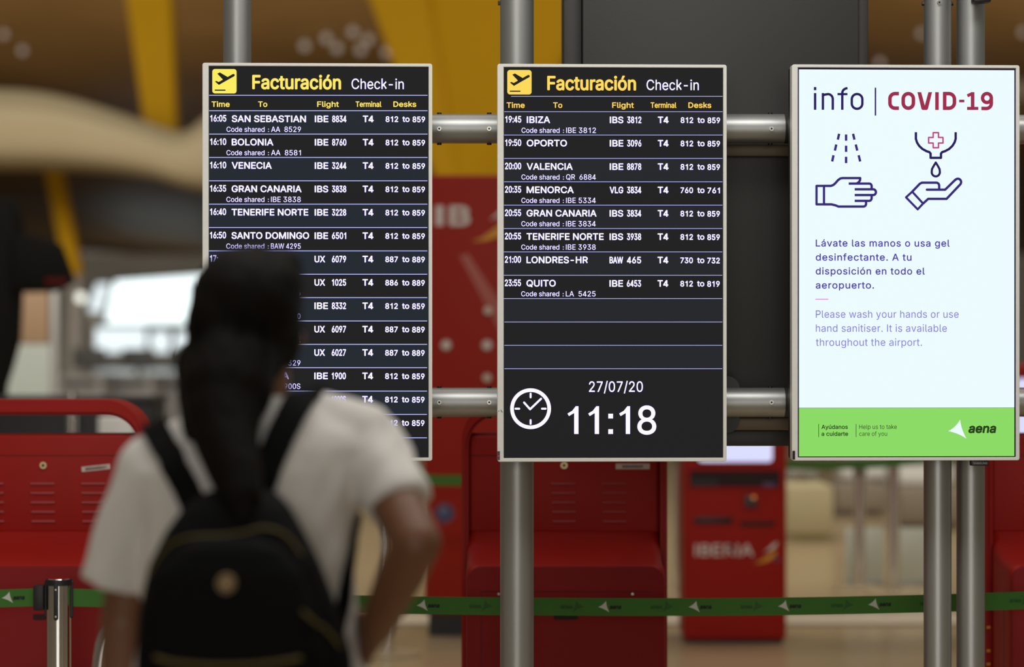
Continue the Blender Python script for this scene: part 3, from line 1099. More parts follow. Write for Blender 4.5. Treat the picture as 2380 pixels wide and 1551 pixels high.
st3(mb, [(500, 341), (600, 341)], 23)
st3(mb, arc(696, 392, 53, 52, -180, 0, 12) + arc(696, 436, 53, 52, 0, 180, 12), 25, closed=True)
mb.mi = 1
st3(mb, [(880, 276), (880, 556)], 15)
s3.put(mb, 'info_word', [M_ink, M_ink], img)
mb = MB()
w = 37
st3(mb, [(1115, 336), (1075, 336)] + arc(1076, 386, 51, 50, -90, -180, 8) + arc(1076, 432, 51, 50, 180, 90, 8) + [(1115, 482)], w)
st3(mb, arc(1209, 388, 51, 52, -180, 0, 12) + arc(1209, 430, 51, 52, 0, 180, 12), w, closed=True)
s3.polyp(mb, [q3(p) for p in [(1300, 321), (1338, 321), (1376, 462), (1372, 500), (1350, 500), (1340, 488)]])
s3.polyp(mb, [q3(p) for p in [(1447, 321), (1410, 321), (1372, 462), (1372, 500), (1396, 500), (1406, 488)]])
st3(mb, [(1496, 321), (1496, 500)], w)
st3(mb, [(1573, 321), (1573, 500)], w)
st3(mb, [(1560, 336), (1615, 336)] + arc(1615, 392, 56, 56, -90, 0, 8) + arc(1615, 426, 56, 56, 0, 90, 8) + [(1560, 482)], w)
st3(mb, [(1718, 410), (1770, 410)], 27)
st3(mb, [(1853, 321), (1853, 500)], w)
st3(mb, [(1848, 336), (1800, 358)], 32)
st3(mb, [(1797, 484), (1910, 484)], 32)
st3(mb, arc(1996, 380, 44, 45, 0, 360, 20), 36, closed=True)
st3(mb, [(2040, 380), (2040, 435)] + arc(1990, 435, 50, 50, 0, 90, 8) + [(1940, 484)], 36)
s3.put(mb, 'covid_word', M_crim, img)
mb = MB()
for a, b_ in [((517, 738), (503, 797)), ((586, 745), (586, 808)), ((656, 738), (670, 797)), ((488, 845), (474, 907)), ((586, 857), (586, 920)), ((683, 845), (698, 907)), ((460, 953), (447, 1016)), ((586, 968), (586, 1032)), ((712, 953), (727, 1016))]:
    st3(mb, [a, b_], 25)
s3.put(mb, 'water_symbol', M_navy, img)
mb = MB()
st3(mb, [(365, 1260), (435, 1260)] + [(460, 1250), (480, 1232), (505, 1203), (528, 1186), (550, 1182)] + [(728, 1182), (725, 1205), (712, 1225), (690, 1237)], 25, True)
st3(mb, [(612, 1237), (815, 1237)] + arc(818, 1262, 24, 25, -90, 0, 6) + [(842, 1292)], 25)
st3(mb, [(672, 1294), (858, 1294)] + arc(858, 1323, 27, 29, -90, 90, 10) + [(672, 1352)], 25)
st3(mb, [(842, 1352), (842, 1382)] + arc(818, 1382, 24, 28, 0, 90, 6) + [(672, 1410)], 25)
st3(mb, [(786, 1410), (786, 1440)] + arc(760, 1440, 26, 27, 0, 90, 6) + [(510, 1467), (480, 1455), (440, 1445), (365, 1445)], 25, True)
st3(mb, [(290, 1260), (365, 1260), (365, 1445), (290, 1445)], 24, True, True)
s3.put(mb, 'washing_hand_symbol', M_navy, img)
mb = MB()
L_ = [(1285, 722), (1285, 790), (1296, 825), (1318, 860), (1350, 890), (1390, 912), (1420, 922), (1432, 936), (1432, 979), (1484, 979)]
st3(mb, L_, 25)
st3(mb, [(2968 - x, y) for x, y in L_], 25)
for x, y in L_[1:-1]:
    for xx in (x, 2968 - x):
        st3(mb, [(xx, y), (xx + .1, y)], 25, True)
st3(mb, [(1484, 1026)] + [(1462, 1062), (1446, 1092)] + arc(1484, 1122, 41, 43, 190, -10, 16) + [(1522, 1092), (1506, 1062)], 23, True, True)
s3.put(mb, 'gel_bottle_symbol', M_ink, img)
mb = MB()
st3(mb, [(1458, 727), (1511, 727), (1511, 775), (1556, 775), (1556, 831), (1511, 831), (1511, 878), (1458, 878), (1458, 831), (1412, 831), (1412, 775), (1458, 775)], 15, True, True)
s3.put(mb, 'cross_symbol', M_pink, img)
mb = MB()
st3(mb, [(1186, 1375), (1248, 1318), (1357, 1437), (1303, 1495)], 23, True, True)
st3(mb, [(1248, 1318), (1325, 1238), (1345, 1228), (1490, 1228)] + arc(1490, 1258, 28, 30, -90, 0, 6) + [(1518, 1298)], 25, True)
st3(mb, [(1395, 1298), (1578, 1298), (1678, 1200)] + arc(1705, 1222, 33, 34, 215, 400, 10) + [(1592, 1390), (1408, 1390), (1357, 1437)], 25, True)
s3.put(mb, 'open_hand_symbol', M_navy, img)
k6 = 550 / 1446
def tx(mb, s, x0, x1, yc, yb, **k):
    s3.text(mb, s, 1830 + x0 * k6, 1830 + x1 * k6, 500 + yc * k6, 500 + yb * k6, **k)
mb = MB()
for s, x1, yb in (('L\u00e1vate las manos o usa gel', 990, 193), ('desinfectante. A tu', 757, 279), ('disposici\u00f3n en todo el', 838, 364), ('aeropuerto.', 528, 450)):
    tx(mb, s, 172, x1, yb - 43, yb, bold=0.016, track=0.05)
s3.put(mb, 'spanish_text', M_vio, img)
mb = MB()
s3.line(mb, [(1830 + 170 * k6, 500 + 514.5 * k6), (1830 + 249 * k6, 500 + 514.5 * k6)], 1.7, rnd=False)
s3.put(mb, 'divider', M_mag, img)
mb = MB()
for s, x1, yb in (('Please wash your hands or use', 1045, 628), ('hand sanitiser. It is available', 973, 714), ('throughout the airport.', 821, 800)):
    tx(mb, s, 173, x1, yb - 45, yb, track=0.02)
s3.put(mb, 'english_text', M_lil, img)
mb = MB()
for x in (190, 419):
    s3.line(mb, [(1830 + x * k6, 500 + 1277 * k6), (1830 + x * k6, 500 + 1357 * k6)], 1.3, rnd=False)
tx(mb, 'Ay\u00fadanos', 207, 368, 1282, 1308, bold=0.024)
tx(mb, 'a cuidarte', 207, 370, 1324, 1350, bold=0.024)
tx(mb, 'Help us to take', 438, 667, 1281, 1308)
tx(mb, 'care of you', 438, 608, 1323, 1350)
s3.put(mb, 'footer_text', M_gtxt, img)
def star(P, y, mb, conv):
    """three pointed mark with hollow sides"""
    cen = [sum(p[0] for p in P) / 3, sum(p[1] for p in P) / 3]
    out = []
    for i in range(3):
        a, b_ = P[i], P[(i + 1) % 3]
        m = [(a[0] + b_[0]) / 2, (a[1] + b_[1]) / 2]
        m = [m[0] + (cen[0] - m[0]) * 0.42, m[1] + (cen[1] - m[1]) * 0.42]
        for k in range(8):
            t = k / 8
            out.append(((1 - t) ** 2 * a[0] + 2 * t * (1 - t) * m[0] + t * t * b_[0], (1 - t) ** 2 * a[1] + 2 * t * (1 - t) * m[1] + t * t * b_[1]))
    C_ = conv(cen)
    Q = [conv(p) for p in out]
    for i in range(len(Q)):
        mb.poly([Q[i], Q[(i + 1) % len(Q)], C_], y)
mb = MB()
star([(1054, 1251), (982, 1321), (1093, 1367)], -0.0030, mb, lambda p: s3.S(1830 + p[0] * k6, 500 + p[1] * k6))
mb.mi = 1
tx(mb, 'aena', 1104, 1275, 1287, 1333, bold=0.045, slant=0.16, cap=0.56)
s3.put(mb, 'airport_logo', [M_info, M_gtxt], img)
sensor(s3, 1841, 1048, False)
a, b_ = s3.S(2257, 1083), s3.S(2298, 1069)
mb = MB()
mb.box(a[0], b_[0], -0.004, 0.02, a[1], b_[1], 0.002)
tab = s3.put(mb, 'maker_tab', M_dark, s3.t, 40)
mb = MB()
s3.text(mb, 'SAMSUNG', 2261, 2294, 1074.6, 1079.6, -0.0046, bold=0.03)
s3.put(mb, 'maker_lettering', PM('grey_print', (0.25, 0.24, 0.22, 1), 0.5), tab)

# ------------------------------------------------------------------ the pole and rail frame behind the screens
YR = 6.48
t = thing('mounting_frame', 'aluminium pole and rail frame carrying the three screens', 'frame', W(1202, CY, YR) * Vector((1, 1, 0)) if False else (W(1202, CY, YR).x, YR, 0))
def pole(px, dia_px, Y):
    x = W(px, CY, Y).x
    r = dia_px / 2 * Y / F
    p = MB().cyl((x, Y, 0.012), (x, Y, 3.4), r, r, 48).build('pole', M_alu, t)
    MB().cyl((x, Y, 0), (x, Y, 0.012), r * 2.0, r * 2.0, 32).build('base_plate', M_alu, p)
    return p, x, r
P1, x1, r1 = pole(551.5, 65, YR)
P2, x2, r2 = pole(1201.5, 78, YR)
P3, x3, r3 = pole(2179, 64, YR)
P4, x4, r4 = pole(2256, 65.5, YR + 0.02)
def screw(px, py, Y, parent, d=(0, -1, 0), black=False):
    p = W(px, py, Y)
    d = Vector(d)
    mb = MB()
    mb.cyl(p - d * 0.004, p + d * 0.004, 0.0062, 0.0058, 16)
    if not black:
        mb.mi = 1
        mb.cyl(p + d * 0.0041, p + d * 0.0046, 0.003, 0.003, 6)
    mb.build('screw', [M_blk if black else M_screw, M_blk], parent)
for py, (sx) in ((299.5, 0), (935.5, 0)):
    z = W(0, py, YR).z
    r = 0.0393
    ra = MB().cyl((x1 + r1 - 0.004, YR, z), (x2 - r2 + 0.004, YR, z), r, r, 48).build('rail', M_alu, t)
    for px in (1021, 1137):
        screw(px, py, YR - r - 0.001, ra)
        for dd in (-1, 1):
            p = W(px, py, YR)
            MB().cyl((p.x, YR, z + dd * (r - 0.003)), (p.x, YR, z + dd * (r + 0.004)), 0.007, 0.006, 12).build('screw', M_blk, ra)
    rb = MB().cyl((x2 + r2 - 0.004, YR, z), (W(1822, 0, YR).x, YR, z), r, r, 48).build('rail', M_alu, t)
    screw(1793, py, YR - r - 0.001, rb)
    for dd in (-1, 1):
        p = W(1790, py, YR)
        MB().cyl((p.x, YR, z + dd * (r - 0.003)), (p.x, YR, z + dd * (r + 0.004)), 0.007, 0.006, 12).build('screw', M_blk, rb)
    rc = MB().cyl((W(1822, 0, YR).x, YR, z), (x3 - r3 + 0.004, YR, z), r * 0.985, r * 0.985, 48).build('rail', M_alu, t)
    MB().cyl((W(1822, 0, YR).x, YR, z), (W(1838, 0, YR).x, YR, z), r * 1.005, r * 1.005, 48).build('collar', M_cab, rc)
    rd = MB().cyl((x4 + r4 - 0.004, YR + 0.02, z), (2.0, YR + 0.02, z), r, r, 48).build('rail', M_alu, t)
    rj = MB().cyl((x3 + r3 - 0.004, YR, z), (x4 - r4 + 0.004, YR + 0.02, z), r * 0.8, r * 0.8, 32).build('rail', M_alu, t)
    # flat rear bar under each rail; the lower stands for the cabinet's reflecting bottom
    zb0, zb1 = (W(0, 365, 6.56).z, W(0, 336, 6.56).z) if py < 500 else (W(0, 1000, 6.56).z, W(0, 971, 6.56).z)
    MB().box(x2 + 0.02, x3 - 0.02, 6.535, 6.565, zb0, zb1, 0.004).build('rear_bar_or_cabinet_stand_in', M_bar, t)
for py in (893, 973):
    z = W(0, py + 6 if py < 950 else py, 6.5).z
    xx = W(1692, 0, 6.5).x
    mb = MB()
    mb.cyl((xx, 6.525, z - 0.006), (xx, 6.531, z - 0.006), 0.034, 0.034, 32)
    o = mb.build('clamp_disc', M_cab, t)
# bolts at the top of the poles
MB().box(x2 - r2 - 0.006, x2 - r2 + 0.002, YR - 0.006, YR + 0.006, W(0, 12, YR).z, W(0, 2, YR).z, 0.001).build('bolt', M_blk, P2)
for sgn in (-1, 1):
    MB().cyl((x3 + sgn * (r3 - 0.003), YR, W(0, 9, YR).z), (x3 + sgn * (r3 + 0.005), YR, W(0, 9, YR).z), 0.006, 0.005, 12).build('bolt', M_blk, P3)
screw(2183, 6, YR - r3 - 0.001, P3)
MB().box(W(2252, 0, YR).x, W(2292, 0, YR).x, YR - r4 - 0.03, YR - r4 + 0.01, W(0, 3, 6.4).z, 2.62, 0.003).build('clamp_block', M_blk, P4)
# screen brackets
for s, xs in ((s1, (x1,)), (s2, (x2,)), (s3, (x3, x4))):
    for x in xs:
        for py in (299.5, 935.5):
            z = W(0, py, YR).z
            yb = 6.3 + 0.075 + (x - s.P0.x) * math.tan(TH)
            MB().box(x - 0.05, x + 0.05, yb, YR - 0.026, z - 0.05, z + 0.05, 0.004).build('screen_bracket', M_cab, t)

# dark grey cabinet hung behind the frame
YCb = 6.572
X0, X1 = W(1310, 0, YCb).x, W(2022, 0, YCb).x
zb = W(0, 1037, YCb).z
t = thing('metal_cabinet', 'large dark grey metal cabinet hung behind the middle departure board and the white screen', 'cabinet', ((X0 + X1) / 2, YCb + 0.2, zb))
MB().box(W(1354, 0, YCb).x, W(1996, 0, YCb).x, YCb, YCb + 0.30, zb, 3.2, 0.004).build('cabinet_body', M_cab, t)
MB().box(X0, W(1353, 0, YCb).x, YCb + 0.03, YCb + 0.30, zb, 3.2, 0.004).build('side_flange', M_cab, t)
MB().box(W(1997, 0, YCb).x, X1, YCb + 0.03, YCb + 0.30, zb, 3.2, 0.004).build('side_flange', M_cab, t)
MB().box(W(1354, 0, YCb).x, W(1996, 0, YCb).x, YCb - 0.006, YCb + 0.01, zb, W(0, 1001, YCb).z, 0.003).build('bottom_lip', M_cab, t)

# ------------------------------------------------------------------ near red kiosks, seen from behind
YK = 7.4
sK = YK / F
def zk(y):
    return CAMZ - (y - CY) * sK
def kiosk(px, label, labtxt, labrect, tilt, marks=False):
    X = W(px, 0, YK).x
    wd = 477 * sK
    t = thing('check_in_kiosk', label, 'kiosk', (X + wd / 2, YK, 0), 0, 'red kiosks seen from behind')
    def x(o):
        return X + o * sK
    # hoop frame running up both sides and over the top
    zt = zk(930)
    outer = rrect(X, X + wd, 0.0, zt, 0.125, 10, 0.004)
    inner = rrect(X + 0.022, X + wd - 0.022, -0.0 + 0.03, zt - 0.046, 0.095, 10, 0.004)
    MB().frame(outer, inner, 'y', YK - 0.03, YK + 0.16, 0.010).build('hoop_frame', M_red, t, 40)
    # upper housing with louvres
    ztop = zk(1010)
    up_ = MB()
    up_.box(x(17), x(460), YK, YK + 0.14, zk(1240), ztop, 0.011, 3)
    u = up_.build('upper_housing', M_red, t, 40)
    mb = MB()
    mb.box(x(17.5), x(459.5), YK - 0.0012, YK + 0.004, zk(1059.6), zk(1058.6))
    mb.box(x(452.5), x(453.5), YK - 0.0012, YK + 0.004, zk(1235), zk(1060))
    mb.box(x(17), x(18.2), YK - 0.0012, YK + 0.004, zk(1235), zk(1030))
    mb.build('door_seam', M_seam, u)
    for cx in (118, 236, 354):
        for i in range(5):
            yy = 1124 + 21.9 * i
            mb = MB()
            zc = zk(yy)
            xa, xb = x(cx - 28 + i * 0.8), x(cx + 28 + i * 0.3)
            mb.prism([(YK + 0.002, zc - 0.0045), (YK - 0.0055, zc - 0.003), (YK - 0.0035, zc + 0.0025), (YK + 0.002, zc + 0.0045)], 'x', xa, xb)
            mb.build('louvre', M_rlite, u, 20)
    p = (x(238), YK, zk(1082))
    mb = MB()
    mb.cyl((p[0], YK + 0.002, p[2]), (p[0], YK - 0.006, p[2]), 0.0115, 0.0105, 24)
    lk = mb.build('lock', M_brass, t)
    mb = MB()
    mb.cyl((p[0], YK - 0.0055, p[2]), (p[0], YK - 0.0075, p[2]), 0.005, 0.005, 12)
    mb.build('keyhole', M_ltxt, lk)
    # label
    cxl, cyl, wl, hl = labrect
    mb = MB()
    ca, sa = math.cos(tilt), math.sin(tilt)
    def L2(dx, dy):
        return (x(cxl + dx * ca - dy * sa), zk(cyl + dx * sa + dy * ca))
    mb.prism([L2(-wl / 2, hl / 2), L2(wl / 2, hl / 2), L2(wl / 2, -hl / 2), L2(-wl / 2, -hl / 2)], 'y', YK - 0.0012, YK + 0.001)
    lb = mb.build('name_label', M_label, t)
    mb = MB()
    tmp = MB()
    letters(tmp, labtxt, -24, 24, -3.2, 3.2, 0, bold=0.02)
    for v in tmp.bm.verts:
        q = L2(v.co.x, -v.co.z)
        v.co = Vector((q[0], YK - 0.0018 + v.co.y, q[1]))
    tmp.build('label_print', M_ltxt, lb, 0)
    # console bulging towards the hall
    prof = [(YK + 0.14, 0.012), (YK + 0.14, 1.04), (YK + 0.012, 1.034), (YK - 0.006, 1.018), (YK - 0.04, 0.993), (YK - 0.10, 0.970), (YK - 0.18, 0.955), (YK - 0.26, 0.949), (YK - 0.285, 0.940), (YK - 0.297, 0.915), (YK - 0.30, 0.86), (YK - 0.30, 0.012)]
    mb = MB()
    mb.prism(prof, 'x', x(14), x(459.5), 0.028, 4, True)
    cs = mb.build('console', M_red, t, 50)
    # lower door with rounded top corners
    Yd = YK - 0.304
    zd = CAMZ - (1318 - CY) * Yd / F
    mb = MB()
    mb.prism(rrect(x(17), x(457), 0.03, zd, 0.042, 6, 0.006), 'y', Yd, Yd + 0.03, 0.003, 2, True)
    d = mb.build('lower_door', M_redd, t, 40)
    sd = Yd / F
    def zd_(y):
        return CAMZ - (y - CY) * sd
    def xd(o):
        return (px + o - CX) * sd
    mb = MB()
    mb.box(xd(45), xd(46), Yd - 0.0009, Yd, 0.05, zd_(1376))
    mb.box(xd(45), xd(440), Yd - 0.0009, Yd, zd_(1376), zd_(1375))
    mb.build('door_seam', M_seam, d)
    for o in (86, 397):
        mb = MB()
        mb.cyl((xd(o), Yd + 0.001, zd_(1381)), (xd(o), Yd - 0.003, zd_(1381)), 0.0042, 0.0038, 12)
        mb.build('screw', M_screw, d)
    mb = MB()
    mb.prism(rrect(xd(214), xd(270), zd_(1441), zd_(1428), 0.004, 3), 'y', Yd - 0.0012, Yd + 0.002)
    mb.build('handle_slot', M_seam, d)
    MB().box(x(20), x(456), YK - 0.27, YK + 0.13, 0, 0.012).build('plinth', M_dark, t)
    if marks:
        for yy in (1456, 1510, 1541):
            mb = MB()
            xe = X - 0.0004
            mb.box(X + 0.001, X + 0.012, YK - 0.0316, YK - 0.029, zk(yy + 3), zk(yy - 3))
            mb.build('orange_mark', M_orange, t)
    return t
kiosk(-137, 'red check-in kiosk at the left edge behind the chrome barrier post, crooked white label', 'MADAAKB661', (360, 1088, 67, 12), -0.105)
kiosk(1073, 'red check-in kiosk below the middle departure board, straight white label', 'MADAAKB640', (397.5, 1084.5, 79, 13), 0.0)
kiosk(2288, 'red check-in kiosk at the right edge beyond the paired grey poles', 'MADAAKB652', (397.5, 1084.5, 79, 13), 0.0, True)

# ------------------------------------------------------------------ far red kiosks facing the hall
def tail_mark(mb, conv, y, s=1.0):
    """two sweeping strokes of the airline tail emblem; unit box, x right, y up"""
    A = [(0.0, 0.0), (0.25, 0.10), (0.52, 0.30), (0.78, 0.52), (0.98, 0.62), (0.90, 0.35), (0.70, 0.14), (0.35, 0.02)]
    mb.mi = 1
    mb.poly([conv(p) for p in A], y)
    mb.mi = 0
    B = [(0.42, 0.50), (0.60, 0.66), (0.84, 0.92), (1.0, 1.0), (0.96, 0.80), (0.80, 0.66)]
    mb.poly([conv(p) for p in B], y)
def far_kiosk(pc, label):
    Y = 12.7
    s = Y / F
    X = (pc - CX) * s
    t = thing('self_service_kiosk', label, 'kiosk', (X, Y, 0), 0, 'far red kiosks with lit screens')
    def x(o):
        return X + o * s
    def z(y):
        return CAMZ - (y - CY) * s
    MB().box(x(-119), x(119), Y, Y + 0.42, 0.02, z(848), 0.018, 3).build('kiosk_body', M_red, t)
    MB().box(x(-112), x(112), Y + 0.03, Y + 0.4, 0, 0.02).build('plinth', M_dark, t)
    mb = MB()
    mb.prism(rrect(x(-86), x(86), z(1074), z(880), 0.02), 'y', Y - 0.006, Y + 0.004)
    mb.build('touch_screen', EM('kiosk_screen', (0.72, 0.73, 1.05, 1), 1.0, True), t)
    mb = MB()
    mb.frame(rrect(x(-92), x(92), z(1080), z(874), 0.024), rrect(x(-86), x(86), z(1074), z(880), 0.02), 'y', Y - 0.012, Y + 0.002, 0.002)
    mb.build('screen_surround', M_red, t)
    mb = MB()
    mb.frame(rrect(x(-112), x(110), z(1136), z(1090), 0.006), rrect(x(-106), x(104), z(1132), z(1094), 0.004), 'y', Y - 0.01, Y + 0.002)
    rec = mb.build('document_tray', M_red, t)
    MB().box(x(-106), x(104), Y - 0.002, Y + 0.003, z(1132), z(1094)).build('tray_back', M_seam, rec)
    MB().box(x(-104), x(-40), Y - 0.006, Y, z(1131), z(1112)).build('reader_slot', M_blk, rec)
    MB().box(x(64), x(96), Y - 0.006, Y, z(1134), z(1122), 0.003).build('passport_reader', PM('blue_grey_plastic', (0.06, 0.05, 0.14, 1), 0.4), rec)
    cr = MB().box(x(22), x(50), Y - 0.02, Y, z(1178), z(1152), 0.005).build('card_reader', PM('teal_plastic', (0.03, 0.05, 0.055, 1), 0.4), t)
    mb = MB()
    mb.cyl((x(42), Y - 0.019, z(1156)), (x(42), Y - 0.026, z(1156)), 0.010, 0.008, 16)
    mb.build('indicator_light', EM('orange_indicator', (0.75, 0.20, 0.03, 1)), cr)
    MB().box(x(-96), x(-6), Y - 0.006, Y + 0.001, z(1218), z(1203), 0.003).build('boarding_pass_slot', M_blk, t)
    MB().box(x(12), x(92), Y - 0.003, Y + 0.001, z(1224), z(1213), 0.002).build('receipt_slot', M_seam, t)
    mb = MB()
    letters(mb, 'IBERIA', x(-94), x(42), z(1293), z(1265), Y - 0.002, bold=0.02)
    mb.build('brand_lettering', M_wht, t, 0)
    mb = MB()
    tail_mark(mb, lambda p: (x(42 + 56 * p[0]), z(1310 - 50 * p[1])), Y - 0.002)
    mb.build('tail_emblem', [M_wht, M_orange], t, 0)
    mb = MB()
    mb.disc((x(97), z(1300)), 0.018, Y - 0.002)
    mb.build('round_sticker', PM('violet_sticker', (0.18, 0.03, 0.08, 1), 0.5), t, 0)
far_kiosk(1709, 'far red self service kiosk with a lit lavender screen, below the dark grey cabinet')
far_kiosk(2448, 'far red self service kiosk with lit screen, mostly hidden at the right edge')

# tall red totem between the boards
YT = 13.0
sT = YT / F
t = thing('airline_totem', 'tall red airline totem seen between the left and middle departure boards', 'totem', ((1160 - CX) * sT, YT, 0))
def xt(p):
    return (p - CX) * sT
def zt_(p):
    return CAMZ - (p - CY) * sT
MB().box(xt(986), xt(1335), YT, YT + 0.5, zt_(1428), zt_(407), 0.012).build('totem_body', PM('red_gloss', (0.36, 0.018, 0.008, 1), 0.5, 0, 3, 0.05, spec=0.2), t)
MB().box(xt(996), xt(1325), YT + 0.02, YT + 0.46, 0, zt_(1428)).build('totem_base', M_dark, t)
mb = MB()
mb.box(xt(1012), xt(1031), YT - 0.003, YT + 0.001, zt_(525), zt_(478))
letters(mb, 'B', xt(1044), xt(1093), zt_(525), zt_(478), YT - 0.003, bold=0.045)
mb.build('totem_lettering', M_wht, t, 0)
mb = MB()
tail_mark(mb, lambda p: (xt(1096 + 100 * p[0]), zt_(562 - 100 * p[1])), YT - 0.003)
mb.build('tail_emblem', [M_wht, M_orange], t, 0)
mb = MB()
mb.poly([(xt(1068), zt_(595)), (xt(1088), zt_(590)), (xt(1200), zt_(760)), (xt(1172), zt_(790))], YT - 0.002)
mb.build('diagonal_stripe', PM('pale_red_print', (0.46, 0.10, 0.07, 1), 0.4), t, 0)
for px, py in ((1037, 803), (1132, 803), (1134, 722), (1132, 878)):
    mb = MB()
    mb.cyl((xt(px), YT + 0.002, zt_(py)), (xt(px), YT - 0.02, zt_(py)), 0.030 if py == 803 else 0.022, 0.022, 20)
    mb.build('round_button', M_wht if py == 803 else M_label, t)
mb = MB()
mb.disc((xt(1033), zt_(1193)), 0.058, YT - 0.002, 28)
st_ = mb.build('round_sticker', PM('rose_sticker', (0.20, 0.05, 0.08, 1), 0.5), t, 0)
mb = MB()
mb.disc((xt(1033), zt_(1193)), 0.044, YT - 0.003, 28)
mb.mi = 1
mb.disc((xt(1031), zt_(1188)), 0.020, YT - 0.004, 20)
mb.build('sticker_centre', [PM('blue_sticker', (0.05, 0.055, 0.15, 1), 0.5), PM('pale_blue_sticker', (0.16, 0.17, 0.26, 1), 0.5)], st_, 0)

# ------------------------------------------------------------------ barriers
YB = 6.85
def barrier_post(px, Y, ytop, label, bm_=None):
    s = Y / F
    x = (px - CX) * s
    zt = CAMZ - (ytop - CY) * s
    t = thing('barrier_post', label, 'barrier post', (x, Y, 0))
    r = 0.0355
    MB().cyl((x, Y, 0.02), (x, Y, zt - 0.012), r, r, 40).build('tube', M_chrome, t)
    MB().cyl((x, Y, 0), (x, Y, 0.02), 0.17, 0.165, 40).build('base', bm_ or M_dark, t)
    c = MB().cyl((x, Y, zt - 0.018), (x, Y, zt - 0.002), r + 0.004, r + 0.002, 40).build('cap', M_dark, t)
    MB().cyl((x, Y, zt - 0.002), (x, Y, zt), r - 0.005, r - 0.006, 40).build('cap_plate', M_chrome, c)
    for k in range(4):
        a = math.radians(-92 + 90 * k)
        cx, cy = x + math.cos(a) * (r + 0.001), Y + math.sin(a) * (r + 0.001)
        d = Vector((math.cos(a), math.sin(a), 0))
        mb = MB()
        hw = 0.0062
        if k % 2 == 0:
            mb.prism(rrect(cx - hw, cx + hw, zt - 0.115, zt - 0.005, 0.0055, 4), 'y', cy - 0.004, cy + 0.004, 0.001)
        else:
            mb.prism([(p[0], p[1]) for p in rrect(cy - hw, cy + hw, zt - 0.112, zt - 0.005, 0.0055, 4)], 'x', cx - 0.004, cx + 0.004, 0.001)
        cl = mb.build('tape_slot', M_dark, t)
        for zz in (zt - 0.028, zt - 0.104):
            if k == 0:
                MB().cyl((cx, cy - 0.003, zz), (cx, cy - 0.0052, zz), 0.003, 0.0026, 10).build('rivet', M_screw, cl)
    return t, x, zt, r
tL, xL, zL, rL = barrier_post(137, YB, 1345, 'chrome barrier post with black clips at lower left')
sB = YB / F
# wall clip that holds the left tape
MB().box((80 - CX) * sB, (104 - CX) * sB, YB - 0.02, YB + 0.02, CAMZ - (1418 - CY) * sB, CAMZ - (1360 - CY) * sB, 0.004).build('tape_clip', M_dark, tL)
tR, xR, zR, rR = barrier_post(2900, YB, 1345, 'chrome barrier post just beyond the right edge of the view')

def tape(name, label, pts, Y, half, prints, mirror_prints, off=0.0):
    """sagging webbing through pixel centres pts"""
    P = spline([(p[0], p[1], 0) for p in pts], 10)
    s = Y / F
    V = [((p[0] - CX) * s, CAMZ - (p[1] - CY) * s) for p in P]
    t = thing(name, label, 'barrier tape', ((V[0][0] + V[-1][0]) / 2, Y, min(v[1] for v in V) - half))
    mb = MB()
    mb.prism([(a, z + half) for a, z in V] + [(a, z - half) for a, z in reversed(V)], 'y', Y - 0.0008, Y + 0.0008)
    mb.build('webbing', M_tape, t, 0)
    def zc(x):
        for a, b_ in zip(V, V[1:]):
            if a[0] <= x <= b_[0]:
                return a[1] + (b_[1] - a[1]) * (x - a[0]) / (b_[0] - a[0]), math.atan2(b_[1] - a[1], b_[0] - a[0])
        return V[0][1], 0
    def emb(px, mir):
        x = (px - CX) * s
        z, an = zc(x + 0.03)
        tmp = MB()
        yy = Y - 0.0016
        k = -1 if mir else 1
        star([(0.0, -0.001), (18.5, -14.5), (26.5, 12.5)], yy, tmp, lambda p: (k * p[0] * s, -p[1] * s))
        tmp.mi = 1
        if mir:
            letters(tmp, 'aena', -54 * s, -26 * s, -4.6 * s, 3.4 * s, yy, bold=0.05, slant=0.16, cap=0.56, mirror=True)
        else:
            letters(tmp, 'aena', 26.5 * s, 54 * s, -4.6 * s, 3.6 * s, yy, bold=0.05, slant=0.16, cap=0.56)
        R = Matrix.Translation((x, 0, z)) @ Matrix.Rotation(-an, 4, 'Y')
        bmesh.ops.transform(tmp.bm, matrix=R, verts=tmp.bm.verts[:])
        tmp.build('faint_mark' if mir else 'printed_mark', [M_tapef, M_tapef] if mir else [M_tapew, M_tapek], t, 0)
    for px in prints:
        emb(px, False)
    for px in mirror_prints:
        emb(px, True)
    return t
half = 20.6 * sB
tape('barrier_tape', 'long green printed barrier tape running right from the chrome post', [(169, 1389.5), (400, 1395), (680, 1402), (960, 1407.3), (1250, 1410.5), (1540, 1411.6), (1850, 1409.5), (2147, 1403.5), (2380, 1396), (2860, 1380)], YB, half,
     [548, 758, 968, 1179, 1390, 1600, 1808, 2017, 2226], [728, 938, 1145, 1357, 1566, 1775, 1985, 2192, 2400])
tape('barrier_tape', 'short green printed barrier tape from the chrome post to the left edge', [(-330, 1399), (-150, 1396), (0, 1391.5), (82, 1389)], YB, half, [4, -206], [-50])
tape('barrier_tape', 'far green barrier tape seen behind the red totem edge and the white screen', [(640, 1105), (985, 1116), (1068, 1118), (1300, 1117), (1600, 1104), (1850, 1086), (2075, 1072), (2200, 1066)], 12.3, 0.0255, [], []) if False else None
M_stone = PM('beige_stone_base', (0.40, 0.31, 0.19, 1), 0.4, 0, 3, 0.08)
YF = 12.2
tape('barrier_tape', 'far green barrier tape crossing in front of the red totem', [(900, 1105), (985, 1115), (1040, 1117), (1120, 1115), (1330, 1100)], YF, 0.0255, [], [])
tape('barrier_tape', 'far green barrier tape showing just under the white information screen', [(1560, 1060), (1835, 1081), (1980, 1081), (2077, 1076), (2250, 1062)], YF + 2.6, 0.0255, [], [])
barrier_post(2077, 15.0, 1040, 'far brownish barrier post left of the paired grey poles', M_stone)
barrier_post(1579, 14.9, 1040, 'far barrier post between the middle near kiosk and the far red kiosk', M_stone)
